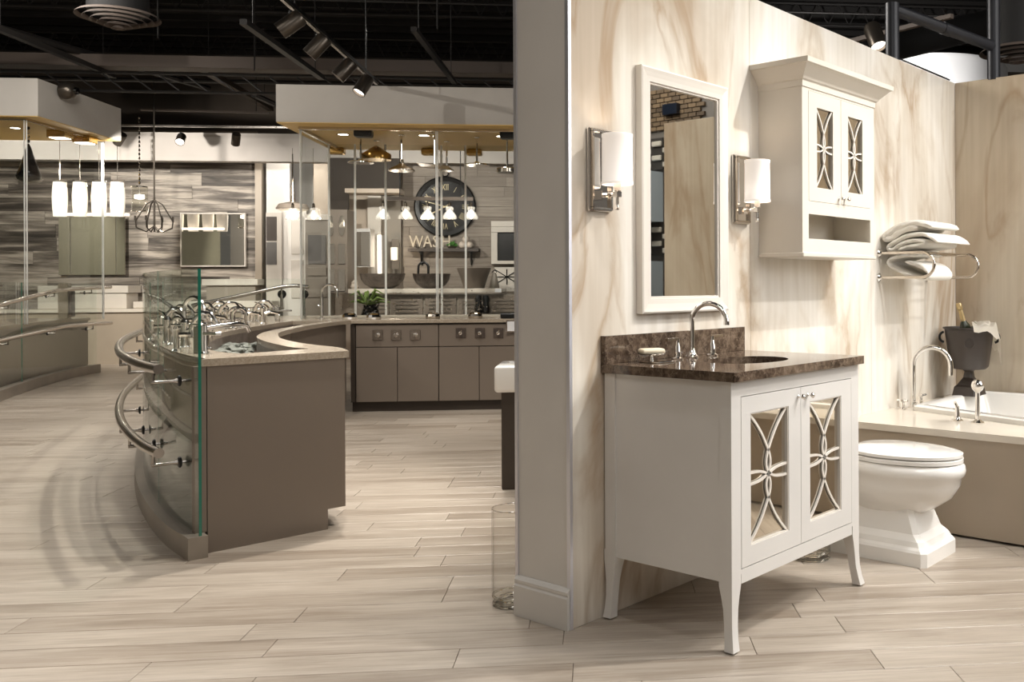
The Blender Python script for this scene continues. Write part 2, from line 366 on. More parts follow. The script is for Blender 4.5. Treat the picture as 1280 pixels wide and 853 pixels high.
m = Mat('dome_glass'); m.b.inputs['Base Color'].default_value = (.95, .93, .9, 1); m.b.inputs['Transmission Weight'].default_value = 1; m.b.inputs['Roughness'].default_value = .02; m.b.inputs['IOR'].default_value = 1.45

# ------------------------------------------------------------------ floor
fl = struct('floor', B(-26, 10, -4, 24, -.06, -.004), 'grout', FS)
PW, PL = .152, .925
known = {0: -1.371, 1: -1.049, 2: -.243, 3: -1.047, 4: -1.503, 5: -.580, 6: -1.95, -1: .739+.1}
rows = []; allp = []
for k in range(-16, 92):
    b0 = 2.896+PW*k; ph = known.get(k, random.uniform(0, PL))
    rnd = random.Random(k*17+3)
    a = ph-PL*28
    while a < 7:
        allp.append((a, b0, rnd.random())); a += PL
def see(a, b):
    p = Vector((a*SA.x+b*SB.x, a*SA.y+b*SB.y, -CAM.z)); d = p.dot(fw)
    if d < 1: return None
    u = 873.34+FPX*p.dot(rt)/d; v = 355.36-FPX*p.dot(up)/d
    return (d, u, v)
vis = []; rest = []
bay_lim = 24
for (a, b0, t) in allp:
    s = [see(a+dx*PL, b0+PW*.5) for dx in (0, .5, 1)]
    ok = any(q and -150 < q[1] < 1430 and q[2] < 1000 for q in s)
    d = min([q[0] for q in s if q] or [99])
    if ok and b0 > 1.5: vis.append((d, a, b0, t))
    elif b0 < 6 and a > -9 or (b0 < 15.2 and -11 < a < 1.5): rest.append((a, b0, t))
vis.sort()
near = vis[:298]; rest += [(a, b, t) for d, a, b, t in vis[298:]]
def plank_mesh(bm, a, b0, t, G=.0011, lay=None):
    n0 = len(bm.verts)
    vs = []
    x0, x1, y0, y1 = a+G, a+PL-G, b0+G, b0+PW-G
    for z, i in ((-.004, 0), (-.0008, 0), (0, .0012)):
        vs.append([bm.verts.new((x, y, z)) for x, y in ((x0+i, y0+i), (x1-i, y0+i), (x1-i, y1-i), (x0+i, y1-i))])
    for p, q in zip(vs, vs[1:]):
        for k in range(4): bm.faces.new((p[k], p[(k+1) % 4], q[(k+1) % 4], q[k]))
    bm.faces.new(vs[-1])
    if lay:
        for r in vs:
            for v in r: v[lay] = t
for (d, a, b0, t) in near:
    bm = nb(); lay = bm.verts.layers.float.new('tone'); plank_mesh(bm, 0, 0, t, lay=lay)
    part('plank', bm, 'floor_plank', fl, loc=(a, b0, 0))
bm = nb(); lay = bm.verts.layers.float.new('tone')
for (a, b0, t) in rest: plank_mesh(bm, a, b0, t, lay=lay)
o = part('plank', bm, 'floor_plank', fl); o['kind'] = 'stuff'

def plank_wall(parent, frame_parent, a0, a1, z0, z1, b, mat, pw, pl, limit=90, seed=1, th=.012):
    rnd = random.Random(seed); z = z1; n = 0; row = 0
    big = nb(); bl = big.verts.layers.float.new('tone'); nbig = 0
    while z > z0+.01:
        zz = max(z0, z-pw); a = a0-rnd.uniform(0, pl)
        while a < a1:
            x0 = max(a0, a); x1 = min(a1, a+pl)
            if x1-x0 > .02:
                t = rnd.random(); bm = nb(); lay = bm.verts.layers.float.new('tone')
                box(bm, x0+.002, x1-.002, b-th-rnd.uniform(0, .003), b, zz+.002, z-.002)
                for v in bm.verts: v[lay] = t
                part('plank', bm, mat, parent)
            a += pl
        z = zz
# ------------------------------------------------------------------ setting: bay walls
wb = struct('wall_bay', B(-.147, 3.39, .012, .262, 0, 2.36), 'end_paint')
for x0, x1 in ((-.141, .92), (.92, 2.02), (2.02, 3.13)):
    part('marble_slab', B(x0+.0008, x1-.0008, 0, .012, .0, 2.367, bev=.0008), 'marble', wb)
part('edge_trim', B(-.152, -.139, -.003, .013, .0, 2.37), 'trim_metal', wb, label='slim metal edge trim')
part('edge_trim', B(-.152, -.143, .254, .268, .0, 2.37), 'trim_metal', wb)
wr = struct('wall_return', B(3.142, 3.38, -2.32, .011, 0, 2.36), 'end_paint')
for y0, y1 in ((-1.1, 0), (-2.32, -1.1)):
    part('marble_slab', B(3.13, 3.142, y0+.001, y1-.001, 0, 2.367, bev=.0008), 'marble_beige', wr)
bb = nb()
sweep_profile(bb, [Vector((-.1475, .262, 0)), Vector((-.1475, .0, 0))], [(0, 0), (.018, 0), (.018, .105), (.013, .112), (.015, .118), (.015, .126), (.006, .136), (0, .138)])
struct('baseboard_bay', bb, 'end_paint')

# ceiling: black deck with ribs, girders, joists
ce = struct('ceiling', B(-26, 9, -4, 24, 5.2, 5.3), 'deck_black', FS)
for k in range(46):
    part('deck_rib', B(-20, 8, 3+k*.42, 3+k*.42+.05, 5.12, 5.2), 'joist', ce)
for b in (7.5, 10.4, 13.0, 15.5):
    bm = nb(); 
    for z in (4.78, 5.08): tube(bm, [(-16, b, z), (7, b, z)], .022, 6)
    for i in range(76):
        a = -16+i*.3; tube(bm, [(a, b, 4.78), (a+.15, b, 5.08)], .01, 5); tube(bm, [(a+.15, b, 5.08), (a+.3, b, 4.78)], .01, 5)
    part('roof_joist', bm, 'joist', ce)
part('girder', B(-16, 7, 11.9, 12.15, 3.78, 3.92), 'girder', ce)
bm = nb()
for i in range(60):
    a = -12+i*.32; tube(bm, [(a, 12.0, 3.70), (a+.25, 12.0, 3.50)], .010, 5)
for z in (3.5, 3.72): tube(bm, [(-14, 12.0, z), (6, 12.0, z)], .018, 6)
part('roof_joist', bm, 'joist', ce)
for (b, z, r) in ((6.2, 3.45, .018), (8.2, 3.95, .014), (10.6, 4.25, .012), (13.5, 3.95, .03), (7.0, 3.6, .012)):
    part('conduit', T([(-14, b, z), (6, b, z)], r, 8), 'joist', ce)
for (a, b, z) in ((-2.9, 9.4, 3.9), (-4.5, 10.2, 3.9), (-1.6, 9.6, 3.9), (-3.9, 11.2, 3.8)):
    part('hanger_rod', T([(a, b, z-.2), (a, b, 5.2)], .008, 6), 'joist', ce)
for (a0, a1, b0, b1, z) in ((-7.2, -5.5, 8.4, 14.0, 3.95), (-4.4, -4.2, 12.6, 15.4, 3.6)):
    part('conduit', T([(a0, b0, z), (a1, b1, z)], .04, 8), 'joist', ce)

# far walls
wf = struct('wall_far', B(-13.0, -5.38, 15.6, 15.8, 0, 3.6), 'room_dark', FS)
plank_wall(wf, None, -10.6, -5.40, .0, 3.35, 15.6, 'wall_plank', .205, 1.35, seed=5)
part('corner_post', B(-5.40, -5.30, 15.5, 15.8, 0, 3.5), 'apron_taupe', wf)
wc = struct('wall_clock', B(-2.95, 1.0, 14.6, 14.8, 0, 3.4), 'room_dark', FS)
plank_wall(wc, None, -2.95, 0.0, .0, 3.1, 14.6, 'clock_wall_plank', .152, 1.2, seed=9)
wh = struct('trim_1', B(-14, 2.5, 14.25, 14.45, 2.955, 3.36), 'header_paint', FS)
# rooms beyond the opening
struct('wall_alcove', B(-5.30, -4.0, 17.0, 17.1, 0, 3.4), 'white_paint', FS)
struct('wall_alcove_side', B(-4.45, -2.95, 15.3, 15.4, 0, 3.4), 'room_wall', FS)
struct('wall_left', B(-13.1, -13.0, -3, 18, 0, 5), 'olive_wall', FS)
struct('wall_back', B(-13, 9.5, 18, 18.1, 0, 5.1), 'room_dark', FS)
struct('wall_right', B(9.5, 9.6, -4, 18, 0, 5.1), 'room_dark', FS)
struct('wall_front', B(-13, 9.5, -4.0, -3.9, 0, 5.1), 'header_paint', FS)

# soffits
s1 = struct('trim_2', B(-2.98, 1.5, 9.1, 10.85, 2.672, 3.02), 'soffit_paint', FS)
part('soffit_underside', B(-2.975, 1.495, 9.105, 10.845, 2.664, 2.672), 'soffit_gold', s1)
part('glass_channel', B(-2.84, 1.4, 9.30, 9.33, 2.636, 2.664), 'nickel', s1)
part('glass_channel', B(-2.855, -2.825, 9.33, 10.6, 2.636, 2.664), 'nickel', s1)
s2 = struct('trim_3', B(-10.5, -6.10, 11.0, 12.8, 3.02, 3.43), 'soffit_paint', FS)
part('soffit_underside', B(-10.4, -6.105, 11.005, 12.795, 3.012, 3.02), 'soffit_gold', s2)
part('glass_channel', B(-10.4, -6.27, 11.08, 11.11, 2.985, 3.012), 'nickel', s2)
part('glass_channel', B(-6.30, -6.27, 11.1, 12.75, 2.985, 3.012), 'nickel', s2)

# ------------------------------------------------------------------ vanity
def saber_leg(sx, sy):
    """square leg, foot swept outward (sx, sy = outward direction)"""
    bm = nb(); rings = []
    for z, w_, o in ((.235, .05, 0), (.20, .05, 0), (.17, .042, 0), (.13, .034, .000), (.08, .031, .002), (.04, .031, .008), (.006, .035, .016)):
        cx = -sx*w_/2+sx*o; cy = -sy*w_/2+sy*o
        rings.append([bm.verts.new((cx+dx*w_/2, cy+dy*w_/2, z)) for dx, dy in ((-1, -1), (1, -1), (1, 1), (-1, 1))])
    for p, q in zip(rings, rings[1:]):
        for k in range(4): bm.faces.new((p[k], p[(k+1) % 4], q[(k+1) % 4], q[k]))
    bm.faces.new(rings[0]); bm.faces.new(rings[-1])
    return bm
def lattice(W, H, r, y):
    """four interlaced arcs, as on the photograph's doors"""
    base = [(-.5, .5), (-.33, .42), (-.17, .325), (-.05, .23), (.02, .165), (.055, .10), (.035, .04), (-.05, -.005), (-.22, -.035), (-.5, -.045)]
    bm = nb()
    for sx in (1, -1):
        for sz in (1, -1):
            p = smooth_pts([(sx*x*W, y, sz*z*H) for x, z in base], 4)
            tube(bm, p, r, 6, sq=(r*1.5, r*2.0))
    return bm
def door_frame(x0, x1, z0, z1, gx0, gx1, gz0, gz1, y0, y1):
    bm = nb()
    for a, b, c, d in ((x0, gx0, z0, z1), (gx1, x1, z0, z1), (gx0, gx1, z0, gz0), (gx0, gx1, gz1, z1)): box(bm, a, b, y0, y1, c, d)
    return bm
def knob():
    return L([(.0065, 0), (.0065, -.003), (.003, -.006), (.003, -.014), (.008, -.017), (.0105, -.021), (.009, -.026), (.004, -.029), (0, -.0295)], axis='Y', seg=14)
va = thing('vanity', 'off-white bathroom vanity with two lattice mirror doors and curved feet', 'vanity')
bm = nb(); box(bm, .018, .026, -.525, -.03, .213, .846); box(bm, .836, .844, -.525, -.03, .213, .846)
box(bm, .026, .836, -.525, -.03, .213, .229); box(bm, .026, .836, -.035, -.027, .213, .846)
part('body', bm, 'vanity_paint', va)
for c, d in ((.795, .846), (.204, .249)): part('rail', B(.064, .791, -.545, -.525, c, d), 'vanity_paint', va)
for a, b, c, d in ((.012, .064, -.545, -.50), (.791, .847, -.545, -.50), (.012, .062, -.055, -.008), (.797, .847, -.055, -.008)): part('corner_post', B(a, b, c, d, .235, .846), 'vanity_paint', va)
for (x0, x1, g0, g1, kx) in ((.0665, .4245, .118, .348, .396), (.4275, .7885, .487, .712, .458)):
    d_ = part('door', door_frame(x0, x1, .2515, .7925, g0, g1, .313, .736, -.5455, -.527), 'vanity_paint', va)
    part('mirror_panel', B(g0-.004, g1+.004, -.531, -.529, .309, .740), 'mirror_antique', d_)
    cx, cz = (g0+g1)/2, .5245
    lo = part('lattice', lattice(g1-g0, .423, .0042, -.536), 'frame_paint', d_, smooth=True, loc=(cx, 0, cz))
    bm = door_frame(g0, g1, .313, .736, g0+.004, g1-.004, .317, .732, -.543, -.531); part('bead', bm, 'frame_paint', d_)
    part('knob', knob(), 'chrome', d_, smooth=True, loc=(kx+.012, -.5455, .762))
for x, y, sx, sy in ((.012, -.545, -1, -1), (.847, -.545, 1, -1), (.012, -.006, -1, 1), (.847, -.006, 1, 1)):
    lg = part('leg', saber_leg(sx, sy if sy < 0 else .01), 'vanity_paint', va, smooth=True, loc=(x, y if sy < 0 else -.028, 0))
    
# countertop with an oval undermount cut-out
ct = thing('vanity_countertop', 'polished dark brown marble countertop with short backsplash on the vanity', 'countertop', (0, 0, .846))
el = [(.44+.185*math.cos(R(a)), -.31+.135*math.sin(R(a))) for a in range(0, 360, 10)]
bm = prism(nb(), [(0, -.567), (.852, -.567), (.852, -.001), (0, -.001)], 0, .03, [el]); part('slab', bm, 'dark_stone', ct)
part('backsplash', B(.0, .847, -.021, -.001, .030, .127, bev=.001), 'dark_stone', ct)
sk = solo('undermount_sink', L([(.19, .0), (.185, -.004), (.178, -.04), (.155, -.085), (.10, -.12), (.03, -.13), (.0, -.13), (0, -.137), (.11, -.128), (.17, -.088), (.192, -.03), (.196, 0)], seg=36, sy=.73), 'sink_grey',
     'oval undermount basin below the vanity faucet', 'sink', (.44, -.31, .8455), smooth=True)
# faucet and two lever handles
fa = thing('vanity_faucet', 'chrome gooseneck faucet on the dark marble counter', 'faucet', (.415, -.078, .876))
part('base', L([(.026, 0), (.026, .006), (.018, .012), (.012, .03), (.0115, .034)]), 'chrome', fa, smooth=True)
ux = Vector((.30, -.954, 0))
pts = [Vector((0, 0, .02)), Vector((0, 0, .13))]+arc(ux*.068+Vector((0, 0, .135)), .068, 180, 12, 14, ux)
pts.append(pts[-1]+Vector((0, 0, -.012))+ux*.002)
part('spout', T(pts, .0098, 14), 'chrome', fa, smooth=True)
part('aerator', T([pts[-1], pts[-1]+Vector((0, 0, -.014))], .0115, 14), 'chrome', fa, smooth=True)
for (x, y, sx, nm) in ((.312, -.09, -1, 'chrome lever handle left of the gooseneck vanity faucet'), (.528, -.088, 1, 'chrome lever handle right of the gooseneck vanity faucet')):
    h = thing('faucet_handle', nm, 'tap handle', (x, y, .876), group='vanity tap handles')
    part('base', L([(.024, 0), (.024, .005), (.014, .010), (.012, .045), (.009, .052), (.009, .075), (0, .076)]), 'chrome', h, smooth=True)
    part('lever', B(min(0, sx*.062), max(0, sx*.062), -.008, .008, .068, .080, bev=.002), 'nickel', h)
# soap dish and soap
sd = thing('soap_dish', 'small chrome soap dish on dark counter corner', 'soap dish', (.155, -.10, .876))
part('foot', B(-.03, .06, -.055, .035, 0, .006, bev=.002), 'chrome', sd); part('stem', L([(.008, .006), (.006, .02), (.012, .024)], seg=12), 'chrome', sd, smooth=True)
part('tray', L([(.0, .022), (.035, .023), (.058, .030), (.062, .034), (.057, .034), (.035, .028), (0, .027)], seg=26, sy=.75), 'chrome', sd, smooth=True)
bm = B(-.044, .044, -.028, .028, 0, .021, bev=.009, seg=3)
solo('soap_bar', bm, 'soap', 'cream soap bar lying in the chrome dish', 'soap', (.155, -.10, .9045), rz=-.5, smooth=True)

# ------------------------------------------------------------------ framed mirror
fm = thing('wall_mirror', 'tall mirror in a cream painted frame between the two sconces', 'mirror', (.45, 0, 1.045))
def frame4(bm, x0, x1, z0, z1, prof):
    """mitred frame, prof: list of (inset, y)"""
    rings = [[bm.verts.new((x, y, z)) for x, z in ((x0+i, z0+i), (x1-i, z0+i), (x1-i, z1-i), (x0+i, z1-i))] for i, y in prof]
    n = len(rings)
    for q in range(n):
        p, s = rings[q], rings[(q+1) % n]
        for k in range(4): bm.faces.new((p[k], p[(k+1) % 4], s[(k+1) % 4], s[k]))
    return bm
part('frame', frame4(nb(), -.262, .270, 0, .898, [(0, -.001), (0, -.030), (.006, -.033), (.018, -.030), (.034, -.027), (.052, -.026), (.054, -.020), (.060, -.020), (.062, -.012), (.062, -.001)]), 'frame_paint', fm)
part('mirror_pane', B(-.203, .211, -.012, -.008, .059, .839), 'mirror', fm)

# ------------------------------------------------------------------ sconces
def make_sconce(x, z0, label):
    s = thing('wall_sconce', label, 'wall lamp', (x, 0, z0), group='sconces beside the mirror')
    part('back_plate', B(-.058, .058, -.014, -.001, 0, .285, bev=.004), 'chrome', s)
    bm = nb()
    for sx in (-1, 1): box(bm, sx*.046-.004, sx*.046+.004, -.024, -.014, .012, .273)
    box(bm, -.05, .05, -.024, -.014, .006, .014); box(bm, -.05, .05, -.024, -.014, .271, .279)
    part('raised_frame', bm, 'nickel', s)
    bm = T([(0, -.014, .055), (0, -.088, .055)], .008, 10); box(bm, -.014, .014, -.032, -.014, .04, .07)
    tube(bm, [(-.0, -.09, .066), (0, -.09, .02)], .0055, 8); box(bm, -.012, .012, -.1, -.078, .045, .066, bev=.002)
    part('arm', bm, 'chrome', s, smooth=False)
    part('finial', L([(0, .0), (.006, .002), (.007, .006), (.003, .010), (.003, .022)], (0, -.09, 0), seg=12), 'chrome', s, smooth=True)
    part('candle_cup', L([(.012, .066), (.013, .09), (.010, .095)], (0, -.09, 0), seg=14), 'frame_paint', s, smooth=True)
    prof = [(.052, .087), (.0545, .087), (.0545, .096), (.0528, .098), (.0518, .246), (.053, .248), (.053, .258), (.051, .258), (.0498, .248), (.0505, .1), (.052, .094)]
    bm = nb(); lathe(bm, prof[:], (0, -.09, 0), 32)
    bm.faces.ensure_lookup_table(); bmesh.ops.delete(bm, geom=[f for f in bm.faces if len(f.verts) > 4], context='FACES_ONLY')
    part('shade', bm, 'shade', s, smooth=True, label='white fabric drum shade')
    part('bulb', L([(0, .10), (.014, .11), (.02, .13), (.014, .155), (0, .16)], (0, -.09, 0), seg=12), 'lamp_lit', s, smooth=True)
    lamp('POINT', (x, -.09, z0+.20), (0, 0, 0), .5, (1, .85, .68), .012)
make_sconce(-.008, 1.402, 'chrome wall sconce with white drum shade left of the framed mirror')
make_sconce(.84, 1.400, 'chrome wall sconce with white drum shade beside the wall cabinet')

# ------------------------------------------------------------------ wall cabinet
wcb = thing('wall_cabinet', 'cream wall cabinet with crown moulding, open shelf and lattice doors', 'cabinet', (.984, 0, 1.262))
W_, D_ = .645, .218; z = .0
bm = nb(); box(bm, 0, .018, -D_+.02, -.001, .02, .730); box(bm, W_-.018, W_, -D_+.02, -.001, .02, .730); box(bm, .018, W_-.018, -.012, -.001, .02, .730)
box(bm, .018, W_-.018, -D_+.02, -.012, .712, .730); box(bm, .018, W_-.018, -D_+.02, -.012, .205, .220); box(bm, .018, W_-.018, -D_+.02, -.012, .058, .075)
part('body', bm, 'cabinet_paint', wcb)
for a, b, c, d in ((0, .05, .02, .73), (.604, W_, .02, .73)): part('stile', B(a, b, -D_, -D_+.02, c, d), 'cabinet_paint', wcb)
for c, d in ((.182, .236), (.02, .078), (.70, .73)): part('rail', B(.05, .604, -D_, -D_+.02, c, d), 'cabinet_paint', wcb)
part('base_moulding', B(-.006, W_+.006, -D_-.008, -.001, .0, .02, bev=.004), 'cabinet_paint', wcb)
pth = [Vector((0, -.001, .0)), Vector((0, -D_, 0)), Vector((W_, -D_, 0)), Vector((W_, -.001, 0))]
cr = nb(); sweep_profile(cr, pth, [(-.01, .71), (.004, .71), (.006, .735), (.014, .74), (.02, .75), (.05, .782), (.058, .790), (.068, .792), (.07, .812), (-.01, .812)])
bmesh.ops.contextual_create(cr, geom=[]) if False else None
box(cr, -.01, W_+.01, -D_-.01, -.001, .80, .811)
part('crown_moulding', cr, 'cabinet_paint', wcb)
for (x0, x1, g0, g1, kx) in ((.0515, .3255, .119, .256, .30), (.3285, .6025, .393, .528, .352)):
    d_ = part('door', door_frame(x0, x1, .2375, .6985, g0, g1, .297, .636, -D_-.001, -D_+.016), 'cabinet_paint', wcb)
    part('mirror_panel', B(g0-.004, g1+.004, -D_+.012, -D_+.014, .293, .640), 'mirror_antique', d_)
    part('lattice', lattice(g1-g0, .339, .0034, -D_+.006), 'frame_paint', d_, smooth=True, loc=((g0+g1)/2, 0, .4665))
    part('knob', knob(), 'chrome', d_, smooth=True, loc=(kx+.006, -D_-.001, .262))

# ------------------------------------------------------------------ towel rack and towels
tr = thing('towel_rack', 'polished nickel wall towel rack with two looped rails beside the cabinet', 'towel rack', (2.0, 0, 1.18))
for x in (.104, .70):
    bm = nb()
    p = [Vector((x, -.012, .125)), Vector((x, -.03, .125))]
    loop = []
    x1 = x; 
    pts = [Vector((x, -.012, .128)), Vector((x, -.02, .128)), Vector((x+.004, -.19, .128))]
    pts = [Vector((x, -.01, .128)), Vector((x+.01, -.24, .128))]+arc((x+.01, -.24, .065), .063, 90, -90, 12, Vector((0, -1, 0)))+[Vector((x, -.01, .002))]
    tube(bm, pts, .0085, 12); part('rail', bm, 'nickel', tr, smooth=True)
    for zz in (.128, .002): part('rosette', L([(.022, 0), (.022, -.006), (.014, -.012), (.009, -.02)], (x, 0, zz), seg=16, axis='Y'), 'chrome', tr, smooth=True)
bm = nb(); 
for y in (-.06, -.12, -.18, -.24): tube(bm, [(.104, y, .128), (.70, y, .128)], .005, 8)
part('shelf_bars', bm, 'nickel', tr, smooth=True)
def folded(path, width, th, y0):
    """a towel folded along path (in x, z), extruded over y"""
    bm = nb(); P = smooth_pts([(x, 0, z) for x, z in path], 5); rings = []
    for i, p in enumerate(P):
        t = (P[min(i+1, len(P)-1)]-P[max(i-1, 0)]).normalized(); n = Vector((-t.z, 0, t.x))*th/2
        e = .25 if i in (0, len(P)-1) else 1
        ring = []
        for yy, s in ((0, .3), (.012, 1), (width-.012, 1), (width, .3)): ring.append(p+n*s*e+Vector((0, y0+yy+.004*math.sin(i*1.3), 0)))
        for yy, s in ((width, .3), (width-.012, 1), (.012, 1), (0, .3)): ring.append(p-n*s*e+Vector((0, y0+yy, 0)))
        rings.append([bm.verts.new(q) for q in ring])
    for a, b in zip(rings, rings[1:]):
        for k in range(8): bm.faces.new((a[k], a[(k+1) % 8], b[(k+1) % 8], b[k]))
    bm.faces.new(rings[0]); bm.faces.new(rings[-1][::-1]); return bm
for pth_, wd_, th_, x_, z_, lab in (
    ([(.275, .098), (.20, .120), (.10, .108), (.02, .066), (.012, .046), (.045, .046), (.12, .088), (.20, .098)], .36, .031, 2.12, 1.340, 'folded cream towel on top of the rack pile'),
    ([(.31, .020), (.24, .060), (.14, .058), (.05, .018), (.03, -.004), (.055, -.012), (.13, .026), (.22, .030), (.225, .012), (.14, .0), (.09, -.016)], .42, .022, 2.12, 1.338, 'folded cream towel lying on the rack under the topmost one'),
    ([(.20, .006), (.10, .004), (.035, -.016), (.03, -.04), (.09, -.075), (.17, -.105), (.235, -.115), (.25, -.09), (.21, -.05), (.12, -.028)], .30, .020, 2.13, 1.290, 'cream towel drooping between the bars of the towel rack')):
    solo('bath_towel', folded(pth_, wd_, th_, 0), 'towel', lab, 'towel', (x_, -.012, z_), rz=-math.pi/2, smooth=True, group='towels on the rack')

# ------------------------------------------------------------------ toilet
to = thing('toilet', 'white toilet with stepped pedestal behind the vanity', 'toilet', (1.345, 0, 0))
def egg(cx, yb, yf, hw, n=40, sq=1.0):
    out = []
    for k in range(n):
        a = 2*math.pi*k/n; s, c = math.sin(a), math.cos(a)
        ym = yb-(yb-yf)*.42
        L_ = (yb-ym) if s > 0 else (ym-yf)
        e = .75 if s > 0 else 1.0
        out.append((cx+hw*(abs(c)**e)*(1 if c > 0 else -1), ym+L_*(abs(s)**.92)*(1 if s > 0 else -1)))
    return out
def loft(secs, cap=True):
    bm = nb(); rs = [[bm.verts.new((x, y, z)) for x, y in o] for z, o in secs]
    for a, b in zip(rs, rs[1:]):
        n = len(a)
        for k in range(n): bm.faces.new((a[k], a[(k+1) % n], b[(k+1) % n], b[k]))
    if cap: bm.faces.new(rs[0][::-1]); bm.faces.new(rs[-1])
    return bm
yb, yf = -.27, -.748
part('bowl', loft([(.405, egg(0, yb, yf, .178)), (.395, egg(0, yb, yf-.010, .189)), (.375, egg(0, yb, yf-.014, .194)), (.355, egg(0, yb, yf-.010, .190)), (.345, egg(0, yb, yf+.002, .180)), (.31, egg(0, yb, yf+.01, .176)),
                   (.26, egg(0, yb+.0, yf+.04, .160)), (.21, egg(0, yb, yf+.11, .13)), (.17, egg(0, yb, yf+.19, .085))]), 'porcelain', to, smooth=True)
def rbox(x, y0, y1, c=.02): return [(-x+c, y0), (x-c, y0), (x, y0+c), (x, y1), (-x, y1), (-x, y0+c)]
part('pedestal', loft([(0, rbox(.165, -.665, -.16)), (.055, rbox(.165, -.665, -.16)), (.065, rbox(.160, -.66, -.16)), (.075, rbox(.152, -.652, -.16)), (.095, rbox(.145, -.642, -.16)), (.12, rbox(.128, -.615, -.16)),
                       (.2, rbox(.112, -.585, -.16)), (.29, rbox(.105, -.565, -.16))]), 'porcelain', to)
part('seat', loft([(.407, egg(0, yb-.01, yf+.004, .181)), (.409, egg(0, yb-.01, yf-.004, .187)), (.424, egg(0, yb-.01, yf-.004, .187)), (.427, egg(0, yb-.01, yf+.004, .181))]), 'porcelain', to, smooth=True)
part('lid', loft([(.430, egg(0, yb-.01, yf+.004, .178)), (.432, egg(0, yb-.01, yf-.002, .185)), (.444, egg(0, yb-.01, yf-.002, .185)), (.449, egg(0, yb-.012, yf+.012, .172)), (.453, egg(0, yb-.02, yf+.04, .15))]), 'porcelain', to, smooth=True)
part('tank', B(-.20, .03, -.235, -.02, .36, .72, bev=.015, seg=2), 'porcelain', to, smooth=True); part('tank_lid', B(-.215, .045, -.25, -.015, .72, .75, bev=.008, seg=2), 'porcelain', to, smooth=True)

# ------------------------------------------------------------------ tub surround
td = thing('tub_surround', 'beige panelled tub surround with pale stone top behind the toilet', 'tub deck', (1.70, 0, 0))
part('apron', B(.022, .04, -2.3, -.002, .012, .452), 'apron_taupe', td)
outer = [(0, -2.3), (0, -.002), (1.428, -.002), (1.428, -2.3)]
hole = [(.42, -1.72), (.42, -.78), (.60, -.17), (1.33, -.17), (1.33, -1.72)]
part('deck', prism(nb(), outer, .452, .4835, [hole]), 'deck_quartz', td)
tb = thing('bathtub', 'white drop-in bathtub set into the stone deck', 'bathtub', (1.70, 0, .4835))
def rp(d):  # tub outline inset by d
    return [(.31+d, -1.80+d), (.33+d, -.78), (.53+d*.9, -.125-d), (1.40-d, -.125-d), (1.40-d, -1.80+d)]
def rounded(poly, r, n=5):
    out = []
    N = len(poly)
    for i in range(N):
        p = Vector((*poly[i], 0)); a = Vector((*poly[i-1], 0)); b = Vector((*poly[(i+1) % N], 0))
        u = (a-p).normalized(); v = (b-p).normalized()
        for k in range(n+1):
            t = k/n; q = (p+u*r)*(1-t)**2+p*2*t*(1-t)+(p+v*r)*t*t; out.append((q.x, q.y))
    return out
secs = [(.0, rounded(rp(0), .03)), (.022, rounded(rp(0), .03)), (.028, rounded(rp(.006), .03)), (.030, rounded(rp(.055), .03)), (.022, rounded(rp(.066), .04)), (-.02, rounded(rp(.075), .06)), (-.30, rounded(rp(.13), .12)), (-.40, rounded(rp(.2), .12))]
bm = nb(); rs = [[bm.verts.new((x, y, z)) for x, y in o] for z, o in secs]
for a, b in zip(rs, rs[1:]):
    for k in range(len(a)): bm.faces.new((a[k], a[(k+1) % len(a)], b[(k+1) % len(a)], b[k]))
bm.faces.new(rs[-1]); part('basin', bm, 'porcelain', tb, smooth=True)
def gooseneck(name, label, cat, loc, h, r, reach, direction, tr_, group=None):
    f = thing(name, label, cat, loc, group=group)
    part('base', L([(.028, 0), (.028, .006), (.018, .014), (.016, .03)]), 'chrome', f, smooth=True)
    u = Vector(direction).normalized()
    pts = [Vector((0, 0, .02)), Vector((0, 0, h-r))]+arc(u*r+Vector((0, 0, h-r)), r, 180, 0, 16, u)+[u*2*r+Vector((0, 0, h-r-.05))]
    part('spout', T(pts, tr_, 14), 'chrome', f, smooth=True); return f
gooseneck('tub_faucet', 'tall polished gooseneck tub filler arching over the bathtub rim', 'faucet', (2.335, -.085, .4835), .325, .098, 0, (.35, -.94, 0), .0135)
for (x, y, lab) in ((2.235, -.07, 'low cross handle left of the gooseneck tub filler'), (2.45, -.075, 'lever tap handle right of the gooseneck tub filler')):
    h = thing('tub_tap_handle', lab, 'tap handle', (x, y, .4835), group='tub tap handles')
    part('base', L([(.024, 0), (.024, .006), (.013, .012), (.012, .05), (0, .052)]), 'chrome', h, smooth=True)
    if x < 2.3:
        part('cross', tube(T([(-.03, 0, .048), (.03, 0, .048)], .006, 8), [(0, -.03, .048), (0, .03, .048)], .006, 8), 'chrome', h)
    else: part('lever', B(-.005, .06, -.01, .01, .048, .060, bev=.002), 'chrome', h)
hs = thing('hand_shower', 'upright chrome hand shower with round head on the tub deck edge', 'hand shower', (1.985, -.575, .4835))
part('base', L([(.032, 0), (.032, .006), (.022, .012), (.012, .02), (.0105, .15)]), 'chrome', hs, smooth=True)
part('head', L([(.0105, .145), (.012, .150), (.022, .158), (.0285, .170), (.030, .182), (.026, .197), (.014, .207), (0, .210)]), 'chrome', hs, smooth=True)
dv = thing('diverter_handle', 'short chrome diverter handle beside the hand shower', 'tap handle', (1.995, -.47, .4835))
part('base', L([(.03, 0), (.03, .006), (.018, .012), (.011, .03), (.0105, .07), (0, .078)]), 'chrome', dv, smooth=True)
part('lever', T([(0, 0, .068), (-.028, -.0, .094)], .007, 8), 'chrome', dv, smooth=True)

